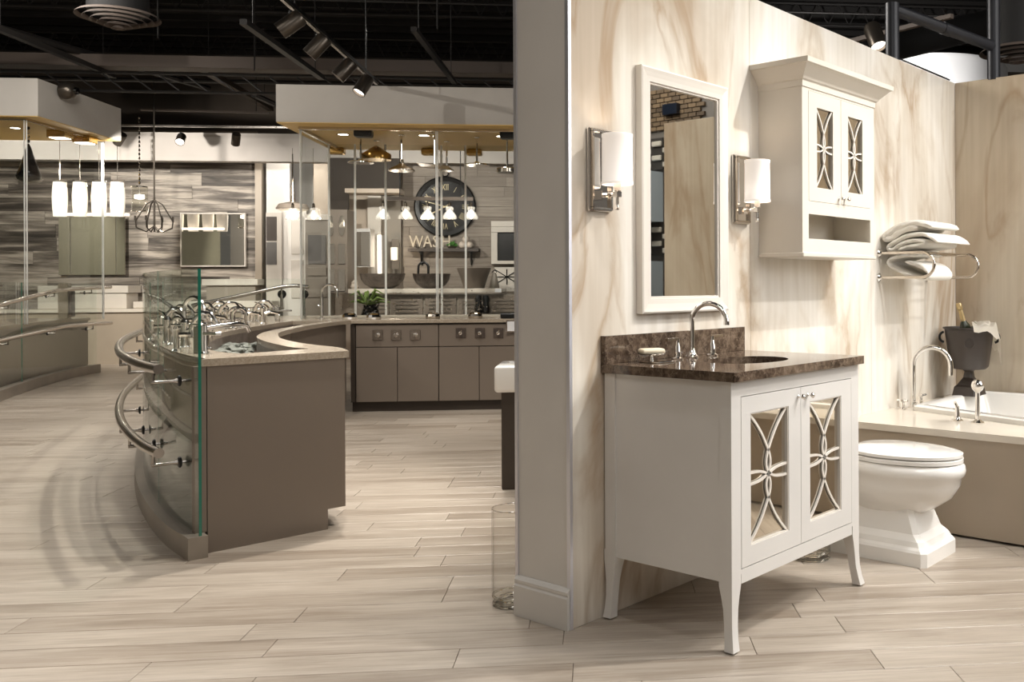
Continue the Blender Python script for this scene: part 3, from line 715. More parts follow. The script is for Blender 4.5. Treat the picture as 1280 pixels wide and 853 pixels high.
# wine bucket on its pedestal in the tub corner
bk = thing('wine_bucket', 'dark brown ice bucket on a stand in the tub corner', 'bucket', (2.86, -.19, .51))
part('stand', loft([(0, rbox(.085, -.07, .07, .01)), (.05, rbox(.075, -.06, .06, .01)), (.06, rbox(.06, -.05, .05, .01)), (.10, rbox(.028, -.026, .026, .01)), (.135, rbox(.022, -.02, .02, .006)), (.15, rbox(.035, -.035, .035, .01))]), 'bucket', bk)
bm = nb(); lathe(bm, [(0, .150), (.092, .150), (.108, .165), (.122, .26), (.138, .375), (.148, .380), (.146, .388), (.138, .386), (.12, .27), (.1, .17), (0, .16)], (0, 0, 0), 28)
part('body', bm, 'bucket', bk, smooth=True)
en = Vector((-.93, -.37, 0)); ex = Vector((.37, -.93, 0))
part('emblem', T([en*.131+Vector((0, 0, .30))+ex*(.026*math.cos(R(a)))+Vector((0, 0, .026*math.sin(R(a)))) for a in range(0, 361, 20)], .0022, 6), 'bucket', bk)
for s in (-1, 1): part('handle', T(arc(ex*(s*.135)+Vector((0, 0, .33)), .03, 80, -80, 8, ex*s), .007, 8), 'black_metal', bk, smooth=True)
bo = thing('wine_bottle', 'gold-foiled bottle leaning in the brown ice bucket', 'bottle', (2.87, -.21, .725)); bo.rotation_euler = (R(-10), R(-14), 0)
part('glass_body', L([(0, 0), (.038, 0), (.04, .02), (.04, .15), (.03, .19), (.015, .22)]), 'bottle', bo, smooth=True)
part('foil_neck', L([(.016, .187), (.0145, .24), (.013, .285), (.017, .29), (.017, .315), (.014, .325), (0, .328)]), 'foil', bo, smooth=True)
# napkin draped over the rim
bm = nb(); g = []
for i in range(19):
    row = []
    for j in range(17):
        u, v = i/18, j/16; a = R(-150+150*u); rr = .06+.115*v
        zz = .405-.012*math.sin(u*9)*(v) + (.012 if v < .5 else 0)-.0*v
        if v > .78: zz -= (v-.78)*(.85*math.exp(-((u-.62)/.22)**2)+.12)*(1+.2*math.sin(u*25))
        row.append(bm.verts.new((rr*math.cos(a), rr*math.sin(a), zz+.008*math.sin(u*21+v*5))))
    g.append(row)
for i in range(18):
    for j in range(16): bm.faces.new((g[i][j], g[i+1][j], g[i+1][j+1], g[i][j+1]))
r_ = bmesh.ops.solidify(bm, geom=bm.faces[:], thickness=.003)
solo('napkin', bm, 'linen', 'cream cloth napkin draped over the ice bucket rim', 'napkin', (2.86, -.19, .507), smooth=True)

# ------------------------------------------------------------------ glass cylinder vases on the floor
def vase(loc, label, r=.075, h=.345):
    v = thing('cylinder_vase', label, 'vase', loc, group='clear glass floor vases')
    bm = nb(); lathe(bm, [(r, .03), (r, h), (r-.004, h), (r-.004, .03)], (0, 0, 0), 36)
    bmesh.ops.delete(bm, geom=[f for f in bm.faces if len(f.verts) > 4], context='FACES_ONLY')
    part('wall', bm, 'vase_glass', v, smooth=True)
    for hh, rr_, tt in ((.0065, r-.006, .005), (.034, r-.003, .004), (.02, r*.62, .006), (h, r-.002, .0018)): part('highlight_ring', T([Vector((rr_*math.cos(R(a)), rr_*math.sin(R(a)), hh)) for a in range(0, 361, 12)], tt, 6), 'dome_glass', v, smooth=True)  # rings added to make the clear glass show highlights
    part('thick_base', L([(0, .0), (r-.012, .0), (r-.002, .008), (r, .02), (r, .034), (r-.004, .036), (r-.012, .026), (0, .022)], seg=36), 'vessel_glass', v, smooth=True)
vase((-.082, .36, 0), 'clear glass cylinder vase on the floor behind the partition end')
vase((1.05, -.22, 0), 'clear glass cylinder vase on the floor under the vanity')

# white pedestal basin mostly hidden behind the partition
pb = thing('pedestal_basin', 'white basin on a dark pedestal peeking out behind the partition', 'sink', (-.42, 5.5, 0), FS)
part('pedestal', B(-.135, .2, -.12, .12, 0, .55, bev=.006), 'taupe_dark', pb); part('basin', B(-.17, .3, -.17, .2, .55, .70, bev=.02, seg=3), 'porcelain', pb, smooth=True)

# ================================================================== SHOWROOM (frame FS)
# ------------------------------------------------------------------ curved island
G = smooth_pts([(-1.72, 4.15), (-1.935, 4.431), (-2.186, 4.829), (-2.46, 5.32), (-2.763, 5.938), (-3.05, 6.6), (-3.35, 7.4), (-3.62, 8.2), (-3.80, 8.95), (-3.80, 9.6), (-3.55, 10.15), (-3.15, 10.45)], 8)
def sub(P, i0, i1): return P[i0:i1+1]
isl = thing('curved_island', 'taupe S-curved island with trough counter at showroom left centre', 'counter', (0, 0, 0), FS)
led_out = offset(G, .10)
cut = smooth_pts([(-1.20, 4.675), (-1.31, 4.93), (-1.50, 5.18), (-1.685, 5.455), (-1.885, 5.84), (-2.03, 6.22), (-2.14, 6.58), (-2.21, 6.99), (-2.275, 7.58), (-2.285, 8.25), (-2.25, 8.815)], 4)
hole = [(-1.66, 4.57), (-1.55, 4.70), (-1.445, 4.86)]+[(p.x, p.y) for p in smooth_pts([(-1.455, 4.89), (-1.564, 5.0), (-1.736, 5.287), (-1.906, 5.604), (-2.065, 5.954), (-2.161, 6.24), (-2.265, 6.66), (-2.321, 7.068), (-2.353, 7.524), (-2.385, 8.12), (-2.395, 8.70)], 3)]+\
       [(p.x, p.y) for p in smooth_pts([(-2.72, 8.72), (-2.70, 8.186), (-2.65, 7.58), (-2.58, 6.95), (-2.50, 6.5), (-2.33, 5.9), (-2.10, 5.28), (-1.918, 4.882), (-1.768, 4.666)], 3)]
lo = led_out
outer = [(-1.20, 4.675)]+[(p.x, p.y) for p in cut[1:]]+[(-2.25, 10.30)]+[(p.x, p.y) for p in lo[::-1] if p.y < 10.3 and p.y > 4.27]+[(-1.705, 4.235)]
part('countertop', prism(nb(), outer, .806, .838, [hole]), 'quartz', isl)
hl = [Vector((x, y, 0)) for x, y in hole]
part('trough_wall', strip(nb(), hl+[hl[0]], offset(hl+[hl[0]], .012), .64, .806), 'sink_grey', isl)
part('trough_floor', prism(nb(), hole, .62, .64), 'sink_grey', isl)
A_ = Vector((-1.685, 4.262, 0)); B_ = Vector((-1.218, 4.673, 0)); dA = (B_-A_).normalized(); nA = Vector((-dA.y, dA.x, 0))
C_ = A_+dA*.535
bm = nb()
for (p, q, z0, z1) in ((A_, C_, 0, .806), (C_, B_, .095, .806)):
    strip(bm, [p, q], [p+nA*.03, q+nA*.03], z0, z1)
part('end_panel', bm, 'taupe', isl)
part('corner_post', strip(nb(), [A_-dA*.052, A_-dA*.004], [A_-dA*.052+nA*.03, A_-dA*.004+nA*.03], .094, .806), 'taupe', isl)
shell = [p for p in offset(G, .16) if 4.35 < p.y < 10.2]
part('curved_apron', strip(nb(), shell, offset(shell, .02), .47, .806), 'apron_taupe', isl)
part('apron_trim', strip(nb(), offset(shell, -.012), offset(shell, .03), .42, .47), 'taupe', isl)
part('apron_trim', strip(nb(), offset(shell, -.006), offset(shell, .0), .62, .632), 'steel', isl, label='thin bright band around the curved apron')
# concave cabinet front on the aisle side
cf = offset(cut, -.035)
n = len(cf)
part('toe_kick', strip(nb(), offset(cut, -.09)[1:], offset(cut, -.10)[1:], 0, .10), 'taupe_dark', isl)
part('carcass', strip(nb(), offset(cut, -.055)[1:], offset(cut, -.07)[1:], .10, .806), 'taupe_dark', isl)
segs = [(1, 10), (10, 20), (20, 30), (30, n-1)]
for i0, i1 in segs:
    s = [cf[i0].lerp(cf[i0+1], .06)]+cf[i0+1:i1]+[cf[i1].lerp(cf[i1-1], .06)]
    part('drawer_front', strip(nb(), s, offset(s, -.018), .592, .800), 'taupe', isl)
    part('door', strip(nb(), s, offset(s, -.018), .10, .586), 'taupe', isl)
# curb and glass wall
cb = thing('glass_curb', 'low stone curb carrying the curved glass wall', 'curb', (0, 0, 0), FS)
cgap = [0, 26, 52, len(G)-1]
for i0, i1 in zip(cgap, cgap[1:]):
    s = sub(G, i0, i1); part('curb_stone', strip(nb(), s, offset(s, .078), 0, .094), 'curb', cb)
gw = thing('curved_glass_wall', 'frameless curved glass wall around the island with green edges', 'glass screen', (0, 0, 0), FS)
gm = offset(G, .045)
gi = [0, 16, 40, 64, len(G)-1]
for i0, i1 in zip(gi, gi[1:]):
    s = sub(gm, i0, i1); s = [s[0].lerp(s[1], .02 if i0 else .25)]+s[1:-1]+[s[-1].lerp(s[-2], .02)]
    gp = part('glass_pane', strip(nb(), s, offset(s, .012), .075, 1.226), 'clear_glass', gw)
    for q, t in ((s[0], s[1]),)+(((s[-1], s[-2]),) if i1 == gi[-1] else ()):
        u = (t-q).normalized(); nn = Vector((u.y, -u.x, 0)) if t is s[1] else Vector((-u.y, u.x, 0))
        if q is s[-1]: nn = Vector((-u.y, u.x, 0))
        thk = .012 if i0 == 0 else .003
        part('edge', strip(nb(), [q-u*.0006, q+u*.0016], [q-u*.0006+nn*thk, q+u*.0016+nn*thk], .075, 1.226), 'teal_edge' if (i0 == 0 and q is s[0]) else 'green_edge', gp, label='green polished edge')
# two hand rails on standoffs
def standoff(parent, p, nrm, z, L_=.10):
    """rail post, arm and disc; p on the glass, nrm outward"""
    t = Vector((-nrm.y, nrm.x, 0)); r = p+nrm*L_
    bm = nb(); tube(bm, [r+Vector((0, 0, z-.02)), r+Vector((0, 0, z-.062))], .007, 8)
    tube(bm, [r+nrm*.006+Vector((0, 0, z-.062)), p+nrm*.045+Vector((0, 0, z-.062)), p+nrm*.028+Vector((0, 0, z-.062)), p+nrm*.02+Vector((0, 0, z-.062))], [.009, .007, .013, .013], 10)
    tube(bm, [p+nrm*.02+Vector((0, 0, z-.062)), p-nrm*.04+Vector((0, 0, z-.062))], .006, 8)
    o = part('bracket', bm, 'steel', parent, smooth=True)
    d = nb(); c = p+nrm*.012+Vector((0, 0, z-.062))
    rings = []
    fr_ = (t, Vector((0, 0, 1)))
    for rr, h in ((.0, 0), (.022, .0), (.025, .004), (.022, .010), (.012, .014), (0, .014)):
        rings.append([d.verts.new(c+nrm*h+(fr_[0]*math.cos(k*math.pi/8)+fr_[1]*math.sin(k*math.pi/8))*rr) for k in range(16)])
    for a, b in zip(rings, rings[1:]):
        for k in range(16): d.faces.new((a[k], a[(k+1) % 16], b[(k+1) % 16], b[k]))
    bmesh.ops.remove_doubles(d, verts=d.verts[:], dist=1e-5)
    part('disc', d, 'black_metal' , o, smooth=True)
for z, i0, off, lab in ((.80, 3, -.075, 'upper brushed steel rail sweeping around the curved glass'), (.445, 3, -.075, 'lower brushed steel rail sweeping around the curved glass')):
    hr = thing('hand_rail', lab, 'rail', (0, 0, 0), FS, group='hand rails around the island')
    rl = offset(G, off)[i0:72]
    part('tube', T([Vector((p.x, p.y, z)) for p in rl], .0215, 18), 'steel', hr, smooth=True)
    for i in (i0+2, i0+13, i0+21, i0+32, i0+46, i0+60):
        p = gm[i]; t = (gm[i+1]-gm[i-1]).normalized(); nrm = Vector((-t.y, t.x, 0))
        standoff(hr, p, nrm, z, .12)

# river stones in the trough
ico = []
for k in range(5):
    bm = nb(); bmesh.ops.create_icosphere(bm, subdivisions=1, radius=1)
    rr = random.Random(k)
    for v in bm.verts: v.co = Vector((v.co.x*rr.uniform(.8, 1.15), v.co.y*rr.uniform(.8, 1.1), v.co.z*rr.uniform(.4, .6)))
    ico.append(mesh_of('stone', bm, 'river_stone'))
rr = random.Random(3); placed = []
tries = 0
while len(placed) < 130 and tries < 9000:
    tries += 1
    t = rr.random(); b = 4.95+2.35*t
    # trough centre line
    xs = [(4.7, -1.66, .06), (5.0, -1.78, .16), (5.5, -2.04, .22), (6.0, -2.24, .17), (6.6, -2.42, .13), (7.4, -2.51, .12)]
    for (y0, x0, h0), (y1, x1, h1) in zip(xs, xs[1:]):
        if y0 <= b <= y1: f = (b-y0)/(y1-y0); cx = x0+(x1-x0)*f; hw = h0+(h1-h0)*f
    a = cx+rr.uniform(-1, 1)*max(.02, hw-.04); s = rr.uniform(.028, .048)
    if all((a-p[0])**2+(b-p[1])**2 > (.75*(s+p[2]))**2 for p in placed):
        placed.append((a, b, s))
        z = .668+rr.uniform(0, .045)+.055*math.exp(-((b-6.3)/.8)**2)
        o = bpy.data.objects.new('river_stone', rr.choice(ico)); COL.objects.link(o)
        o.matrix_world = FS @ Matrix.Translation((a, b, z)) @ Matrix.Rotation(rr.uniform(0, 6), 4, 'Z') @ Matrix.Rotation(rr.uniform(-.5, .5), 4, 'X') @ Matrix.Diagonal((s, s*rr.uniform(.7, 1), s, 1))
        tag(o, 'grey river stone lying in the island trough below the faucets', 'stone', 'river stones in the trough')

# ------------------------------------------------------------------ faucets crowding the island ledge
def cross(bm, c, r=.03, th=.006):
    c = Vector(c); tube(bm, [c+Vector((-r, 0, 0)), c+Vector((r, 0, 0))], th, 6); tube(bm, [c+Vector((0, -r, 0)), c+Vector((0, r, 0))], th, 6)
def faucet_arch(h=.15, r=.05, tr_=.011):
    def f(t):
        part('base', L([(.028, 0), (.028, .008), (.016, .016), (.014, .05)], seg=14), 'show_chrome', t, smooth=True)
        part('spout', T([Vector((0, 0, .04)), Vector((0, 0, h-r))]+arc((r, 0, h-r), r, 180, -5, 10), tr_, 8), 'show_chrome', t, smooth=True)
        for s in (-1, 1):
            part('handle', cr_(s), 'show_chrome', t, smooth=True)
    def cr_(s):
        bm = L([(.02, 0), (.02, .006), (.011, .012), (.010, .05), (.012, .056), (.007, .064)], (0, s*.09, 0), seg=10); cross(bm, (0, s*.09, .066)); return bm
    return f
def faucet_bridge(t):
    for s in (-1, 1):
        bm = L([(.024, 0), (.024, .006), (.012, .014), (.011, .10), (.016, .11), (.010, .12)], (0, s*.085, 0), 10); cross(bm, (0, s*.085, .128), .032, .006); part('leg', bm, 'show_chrome', t, smooth=True)
    bm = T([(0, -.085, .08), (0, .085, .08)], .011, 8); lathe(bm, [(.016, .06), (.018, .08), (.012, .11), (.014, .13), (0, .14)], (0, 0, 0), 10); part('bridge', bm, 'show_chrome', t, smooth=True)
    part('spout', T([Vector((0, 0, .10)), Vector((.02, 0, .15)), Vector((.07, 0, .185)), Vector((.13, 0, .18)), Vector((.165, 0, .14)), Vector((.168, 0, .11))], [.013, .012, .011, .011, .010, .010], 8), 'show_chrome', t, smooth=True)
def faucet_lever(t):
    part('body', L([(.027, 0), (.027, .006), (.020, .012), (.019, .12), (.022, .13), (.015, .145), (0, .15)], seg=14), 'show_chrome', t, smooth=True)
    part('spout', T([(0, 0, .085), (.06, 0, .10), (.13, 0, .088), (.135, 0, .07)], [.013, .012, .011, .010], 8), 'show_chrome', t, smooth=True)
    part('lever', T([(0, 0, .14), (-.03, 0, .165), (-.07, 0, .18)], [.007, .006, .005], 6), 'show_chrome', t, smooth=True)
def faucet_box(t):
    part('body', B(-.018, .018, -.018, .018, 0, .125, bev=.003), 'show_chrome', t); part('spout', B(-.018, .125, -.016, .016, .085, .100, bev=.002), 'show_chrome', t); part('lever', B(-.05, .012, -.012, .012, .130, .138, bev=.002), 'show_chrome', t)
def faucet_tall(t):
    part('base', L([(.026, 0), (.026, .008), (.015, .014), (.013, .2)], seg=12), 'show_chrome', t, smooth=True)
    part('spout', T([Vector((0, 0, .19)), Vector((0, 0, .25))]+arc((.075, 0, .25), .075, 180, 0, 10)+[Vector((.15, 0, .20))], .010, 8), 'show_chrome', t, smooth=True)
    part('lever', T([(0, -.012, .11), (0, -.07, .13)], .006, 6), 'show_chrome', t, smooth=True)
kinds = {'high': (faucet_arch(.25, .08, .012), 'high arched chrome faucet with two cross handles'), 'arch': (faucet_arch(), 'low arched chrome faucet with two cross handles'), 'bridge': (faucet_bridge, 'chrome bridge faucet with cross handles'), 'lever': (faucet_lever, 'round chrome single-lever faucet'),
         'box': (faucet_box, 'square-bodied chrome faucet'), 'tall': (faucet_tall, 'tall gooseneck chrome faucet')}
protos = {}
FAUC = [('bridge', -1.98, 4.83, 'nearest the green glass edge'), ('box', -1.87, 4.64, 'at the near end of the ledge'), ('arch', -2.25, 5.25, 'behind the nearest bridge faucet'), ('lever', -2.09, 5.02, 'between the two near bridge faucets'), ('high', -2.40, 5.75, 'behind the glass edge, arching highest'),
        ('bridge', -2.55, 5.85, 'in the second row by the curved glass'), ('arch', -2.47, 6.13, 'halfway along the ledge'), ('lever', -2.66, 6.35, 'halfway along, close to the glass'), ('arch', -2.72, 6.75, 'in the middle of the ledge row'), ('bridge', -2.85, 6.6, 'against the glass at mid ledge'),
        ('lever', -2.78, 7.05, 'just past the middle of the row'), ('box', -2.98, 7.1, 'against the glass past the middle'), ('arch', -2.80, 7.5, 'in the far half of the row'), ('bridge', -2.96, 7.72, 'standing up in the far half'), ('lever', -2.84, 7.9, 'near the far end of the ledge'),
        ('arch', -2.68, 7.25, 'close to the trough past the middle'), ('lever', -2.76, 8.1, 'close to the trough in the far half'), ('box', -2.60, 6.5, 'close to the trough at mid ledge'), ('bridge', -3.05, 7.45, 'behind a box faucet in the far half'), ('lever', -2.36, 5.45, 'behind the nearest group by the glass'), ('bridge', -3.12, 7.9, 'against the glass in the far half'), ('arch', -2.98, 8.6, 'behind the far end of the row'),
        ('arch', -3.15, 8.1, 'by the glass near the far end'), ('bridge', -2.92, 8.35, 'second from the far end of the ledge'), ('box', -2.86, 8.75, 'at the far end, dark against the curb'), ('tall', -2.62, 9.25, 'beyond the trough, thin against the doorway')]
for kd, a, b, where in FAUC:
    fn, lab = kinds[kd]
    # spout points to the trough (right of the ledge, slightly back)
    rz = R(-28) if b < 6.3 else R(-8)
    mw = FT(FS, (a, b, .838), rz)
    if kd not in protos:
        t = thing('display_faucet', lab+' '+where, 'faucet', (0, 0, 0), group='display faucets on the island ledge'); fn(t); t.matrix_world = mw; protos[kd] = t; KIDS[t] = [o for o in COL.objects if o.parent == t]
    else: copy_tree(protos[kd], mw, None, lab+' '+where)
# chrome water spout pouring into the trough
ws = thing('trough_spout', 'long curved chrome spout pouring water into the stone trough', 'faucet', (-1.84, 4.62, .838), FS)
part('column', L([(.02, 0), (.016, .01), (.014, .13), (0, .135)], seg=12), 'show_chrome', ws, smooth=True)
part('spout', T([(0, 0, .115), (.05, .07, .125), (.09, .16, .13), (.11, .22, .12), (.115, .24, .09)], .012, 10), 'show_chrome', ws, smooth=True)
part('water', T([(.115, .24, .085), (.116, .242, -.06), (.117, .245, -.15)], [.005, .004, .006], 8), 'vessel_glass', ws, smooth=True)

# ------------------------------------------------------------------ rear counter with glass enclosure
BK = 8.84
rc = thing('rear_cabinets', 'taupe base cabinet run facing the aisle below the glass enclosure', 'cabinet', (0, 0, 0), FS)
part('toe_kick', B(-2.25, .6, BK+.045, BK+.06, 0, .09), 'taupe_dark', rc); part('carcass', B(-2.25, .6, BK+.02, BK+1.4, .09, .806), 'taupe_dark', rc)
part('corner_filler', B(-2.255, -2.215, BK+.005, BK+.02, .09, .80), 'taupe_dark', rc)
xs = [-2.21, -1.474, -.745, -.01, .6]
for x0, x1 in zip(xs, xs[1:]):
    part('drawer_front', B(x0+.004, x1-.004, BK, BK+.02, .592, .790, bev=.0015), 'taupe', rc)
    m_ = (x0+x1)/2
    part('door', B(x0+.004, m_-.003, BK, BK+.02, .092, .585, bev=.0015), 'taupe', rc); part('door', B(m_+.003, x1-.004, BK, BK+.02, .092, .585, bev=.0015), 'taupe', rc)
solo('rear_countertop', B(-2.248, .62, BK-.02, 10.30, .806, .838, bev=.002), 'quartz', 'long speckled stone worktop on the rear cabinets', 'countertop', frame=FS)
solo('splash_curb', B(-2.80, .6, 9.38, 9.44, .8385, .862, bev=.002), 'deck_quartz', 'pale raised curb strip along the rear worktop', 'curb', frame=FS)
k = 0
for px in (472, 495, 519, 576, 600, 623):
    p = at(px, 419 if px < 540 else 416.5, BK-.004)
    names_ = ['first from the island', 'second from the island', 'third from the island', 'fourth from the island', 'fifth from the island', 'last before the partition']
    v = thing('valve_plate', 'square %s shower valve plate on the rear drawers, %s' % ('chrome' if k < 3 else 'bronze', names_[k]), 'shower valve', (p.x, BK, p.z), FS, group='valve plates on the rear drawers')
    part('plate', B(-.046, .046, -.008, -.0005, -.046, .046, bev=.002), 'steel' if k < 3 else 'sink_bronze', v)
    part('knob', L([(.022, -.008), (.018, -.02), (.016, -.045), (0, -.047)], axis='Y', seg=14), 'chrome', v, smooth=True)
    part('lever', T([(0, -.04, 0), (.012, -.05, .03 if k % 2 else -.03)], .005, 6), 'nickel', v)
    k += 1
p = at(637, 408, BK-.02)
pn = thing('price_tag_frame', 'small white notice in a metal frame hanging below the rear worktop edge', 'sign', (p.x+.03, BK-.024, p.z), FS)
part('frame', B(-.06, .06, -.006, 0, -.055, .055, bev=.002), 'nickel', pn); part('card', B(-.05, .05, -.008, -.0062, -.045, .045), 'plate_white', pn)
solo('dark_box', B(-.06, .14, -.05, .05, 0, .05, bev=.012, seg=2), 'black_metal', 'small dark rounded box at the right end of the rear worktop', 'box', tuple(at(634, 396, 9.0).xy)+(.8385,), FS)
def glass_run(name, label, panes, z0, z1, thick=.01, edge='pale_edge'):
    g_ = thing(name, label, 'glass screen', (0, 0, 0), FS)
    for (p, q) in panes:
        p = Vector((*p, 0)); q = Vector((*q, 0)); u = (q-p).normalized(); nn = Vector((-u.y, u.x, 0))*thick
        gp = part('glass_pane', strip(nb(), [p+u*.003, q-u*.003], [p+u*.003+nn, q-u*.003+nn], z0, z1), 'thin_glass', g_)
        for s, e in ((p, 1), (q, -1)): part('edge', strip(nb(), [s+u*e*.0005, s+u*e*.010], [s+u*e*.0005+nn, s+u*e*.010+nn], z0, z1), edge, gp, label='polished glass edge')
    return g_
fx = lambda px, b: at(px, 300, b).x
glass_run('glass_enclosure', 'tall clear glass enclosure standing on the rear worktop under the soffit',
          [((-2.84, 9.32), (fx(546, 9.32), 9.32)), ((fx(546.5, 9.32), 9.32), (.5, 9.32)), ((-2.835, 10.25), (-2.835, 9.335)),
           ((-2.83, 10.26), (fx(444, 10.26), 10.26)), ((fx(444, 10.26), 10.26), (fx(482, 10.26), 10.26)), ((fx(482, 10.26), 10.26), (fx(552, 10.26), 10.26)), ((fx(552, 10.26), 10.26), (fx(582, 10.26), 10.26)), ((fx(582, 10.26), 10.26), (.5, 10.26))], .8385, 2.64)
bpy.data.objects['glass_enclosure']['label'] = 'tall clear glass enclosure standing on the rear worktop under the soffit'

# shower heads hanging inside
def shower(px, py0, py1, b, kind, label, r):
    p = at(px, py1, b); top = 2.664
    s = thing('rain_shower_head', label, 'shower head', (p.x, b, p.z), FS, group='rain shower heads under the soffit')
    h = top-p.z
    part('flange', L([(.03, h), (.03, h-.01), (.012, h-.014)], seg=14), 'chrome', s, smooth=True)
    part('arm', T([(0, 0, .03), (0, 0, h-.005)], .010, 8), 'chrome', s, smooth=True)
    if kind == 'disc': part('head', L([(r, 0), (r, .008), (r*.9, .014), (.03, .022), (.02, .04)], seg=24), 'chrome', s, smooth=True)
    elif kind == 'cone': part('head', L([(r, 0), (r, .01), (r*.8, .03), (.05, .055), (.022, .075), (.018, .12)], seg=24), 'nickel', s, smooth=True)
    elif kind == 'bell': part('head', L([(r, 0), (r, .05), (r*.97, .06), (r*.7, .085), (.05, .125), (.015, .145)], seg=28), 'brass', s, smooth=True)
    elif kind == 'square': hd_ = part('head', B(-r, r, -r, r, -.005, .005, bev=.002), 'steel', s, loc=(0, 0, .005)); hd_.rotation_euler = (R(14), R(3), R(18))
    elif kind == 'drum': part('head', L([(r, 0), (r, .035), (r*.9, .045), (.02, .055)], seg=24), 'nickel', s, smooth=True)
shower(451, 168, 204, 9.75, 'disc', 'flat round chrome rain head below the black box', .125)
shower(470.5, 174, 200, 10.1, 'bell', 'large brass bell-shaped rain head', .15)
shower(502, 167, 214, 9.7, 'cone', 'flared chrome rain head left of the square one', .13)
shower(543, 162, 209, 9.55, 'square', 'big flat square rain head with dark arm', .155)
shower(558.5, 174, 214, 10.1, 'disc', 'small round rain head right behind the square one', .08)
shower(596, 169, 207, 9.8, 'disc', 'flat brass-toned round rain head above the clock', .125)
shower(634, 163, 216, 9.5, 'drum', 'drum-shaped rain head next to the partition', .11)
for px, py, b, kindm, lab in ((454.5, 163.5, 9.45, 'black_metal', 'black square junction box on the golden soffit above the disc head'), (636, 166, 9.45, 'black_metal', 'black junction box on the soffit beside the partition'),
                        (421, 185, 10.7, 'brass', 'bronze octagonal fitting at the left rear of the soffit'), (537, 185, 10.7, 'brass', 'bronze fitting behind the square rain head arm'), (593, 187, 10.7, 'brass', 'bronze octagonal fitting above the clock')):
    p = at(px, py, b); r = .085
    solo('soffit_box', B(-r, r, -r*.7, r*.7, -.075, 0, bev=.02, seg=2), kindm, lab, 'junction box', (p.x, b, 2.664), FS)
def downlight(a, b, z, label):
    d = thing('downlight', label, 'ceiling light', (a, b, z), FS, group='recessed downlights')
    part('trim_ring', L([(.065, 0), (.065, -.005), (.05, -.004), (.05, 0)], seg=20), 'nickel', d, smooth=True); part('lens', L([(.05, -.001), (.04, -.004), (0, -.005)], seg=20), 'down_lit', d, smooth=True)
for px, py, lab in ((429, 166.5, 'left lit downlight in the golden soffit above the rear counter'), (530, 167, 'middle lit downlight in the golden soffit above the rear counter'), (627, 168, 'lit downlight in the golden soffit next to the partition')):
    b = 9.75; p = at(px, 170, b); downlight(p.x, b, 2.664, lab); lamp('SPOT', (p.x, b, 2.65), (p.x, b+.05, 0), 28, WARM, .03, 110, .7, frame=FS)
# crystal soap dishes / spouts on the worktop
for px, b, lab in ((437, 9.1, 'small chrome dome on the left of the rear worktop'), (467, 9.0, 'faceted chrome dome beside it on the rear worktop'), (541, 9.1, 'clear ribbed dome on the rear worktop near the middle pane'), (594, 9.1, 'clear ribbed dome near the right end of the rear worktop')):
    p = at(px, 393, b)
    o = solo('worktop_dome', L([(.066, 0), (.068, .02), (.06, .042), (.04, .056), (0, .062)], seg=12), 'chrome' if px < 500 else 'nickel', lab, 'display dome', (p.x, b, .8385), FS)
# water droplets flying above the splash curb
bm = nb(); rr = random.Random(11)
for k in range(300):
    a = rr.uniform(-2.6, -.75); b = rr.uniform(9.5, 10.1); z = .88+abs(rr.gauss(0, .10)); s = rr.uniform(.003, .007)
    if z > 1.16: continue
    g = bmesh.ops.create_icosphere(bm, subdivisions=1, radius=s, matrix=Matrix.Translation((a, b, z)))
o = part('water_droplets', bm, 'chrome'); o.matrix_world = FS; tag(o, 'scatter of splashing water droplets above the rear basin', 'water', kind='stuff')

# ------------------------------------------------------------------ track lights
tk = thing('light_track', 'black ceiling light track running above the rear aisle', 'light track', (0, 0, 0), FS)
part('track_rail', B(-2.07, -2.03, 5.9, 9.0, 3.02, 3.045), 'black_metal', tk); part('track_rail', B(-2.062, -2.038, 5.9, 9.0, 3.008, 3.02), 'steel', tk)
part('hanger', T([(-2.05, 6.4, 3.03), (-2.05, 6.4, 5.1)], .005, 6), 'black_metal', tk); part('hanger', T([(-2.05, 8.6, 3.03), (-2.05, 8.6, 5.1)], .005, 6), 'black_metal', tk)
def spot(p, d, label, frame=FS):
    s = thing('track_spotlight', label, 'spotlight', p, frame, group='track spotlights')
    d = Vector(d).normalized()
    part('stem', T([(0, 0, .0), (0, 0, .09)], .012, 8), 'black_metal', s)
    x = d.cross(Vector((0, 0, 1))).normalized(); y = x.cross(d)
    bm = nb(); rings = []
    for r, h in ((.0, -.09), (.05, -.09), (.058, -.07), (.058, .085), (.052, .085), (.05, .06)):
        rings.append([bm.verts.new(d*h+(x*math.cos(k*math.pi/9)+y*math.sin(k*math.pi/9))*r) for k in range(18)])
    for a, b in zip(rings, rings[1:]):
        for k in range(18): bm.faces.new((a[k], a[(k+1) % 18], b[(k+1) % 18], b[k]))
    bmesh.ops.remove_doubles(bm, verts=bm.verts[:], dist=1e-5); part('can', bm, 'spot_body', s, smooth=True)
    bm = nb(); bm.faces.new([bm.verts.new(d*.06+(x*math.cos(k*math.pi/9)+y*math.sin(k*math.pi/9))*.05) for k in range(18)]); r_ = bmesh.ops.extrude_face_region(bm, geom=bm.faces[:]); bmesh.ops.translate(bm, verts=[v for v in r_['geom'] if isinstance(v, bmesh.types.BMVert)], vec=d*.004)
    part('lens', bm, 'lamp_lit', s)
for b, d, lab in ((6.55, (-.75, -.1, -.6), 'first and largest track spotlight, tilted to the left'), (7.15, (-.65, -.05, -.75), 'second spotlight along the overhead track'),
                  (7.9, (-.55, -.1, -.65), 'third spotlight along the overhead track'), (8.5, (-.35, -.3, -.75), 'last black spotlight hanging in front of the rear soffit')):
    spot((-2.05, b, 2.90), d, lab)
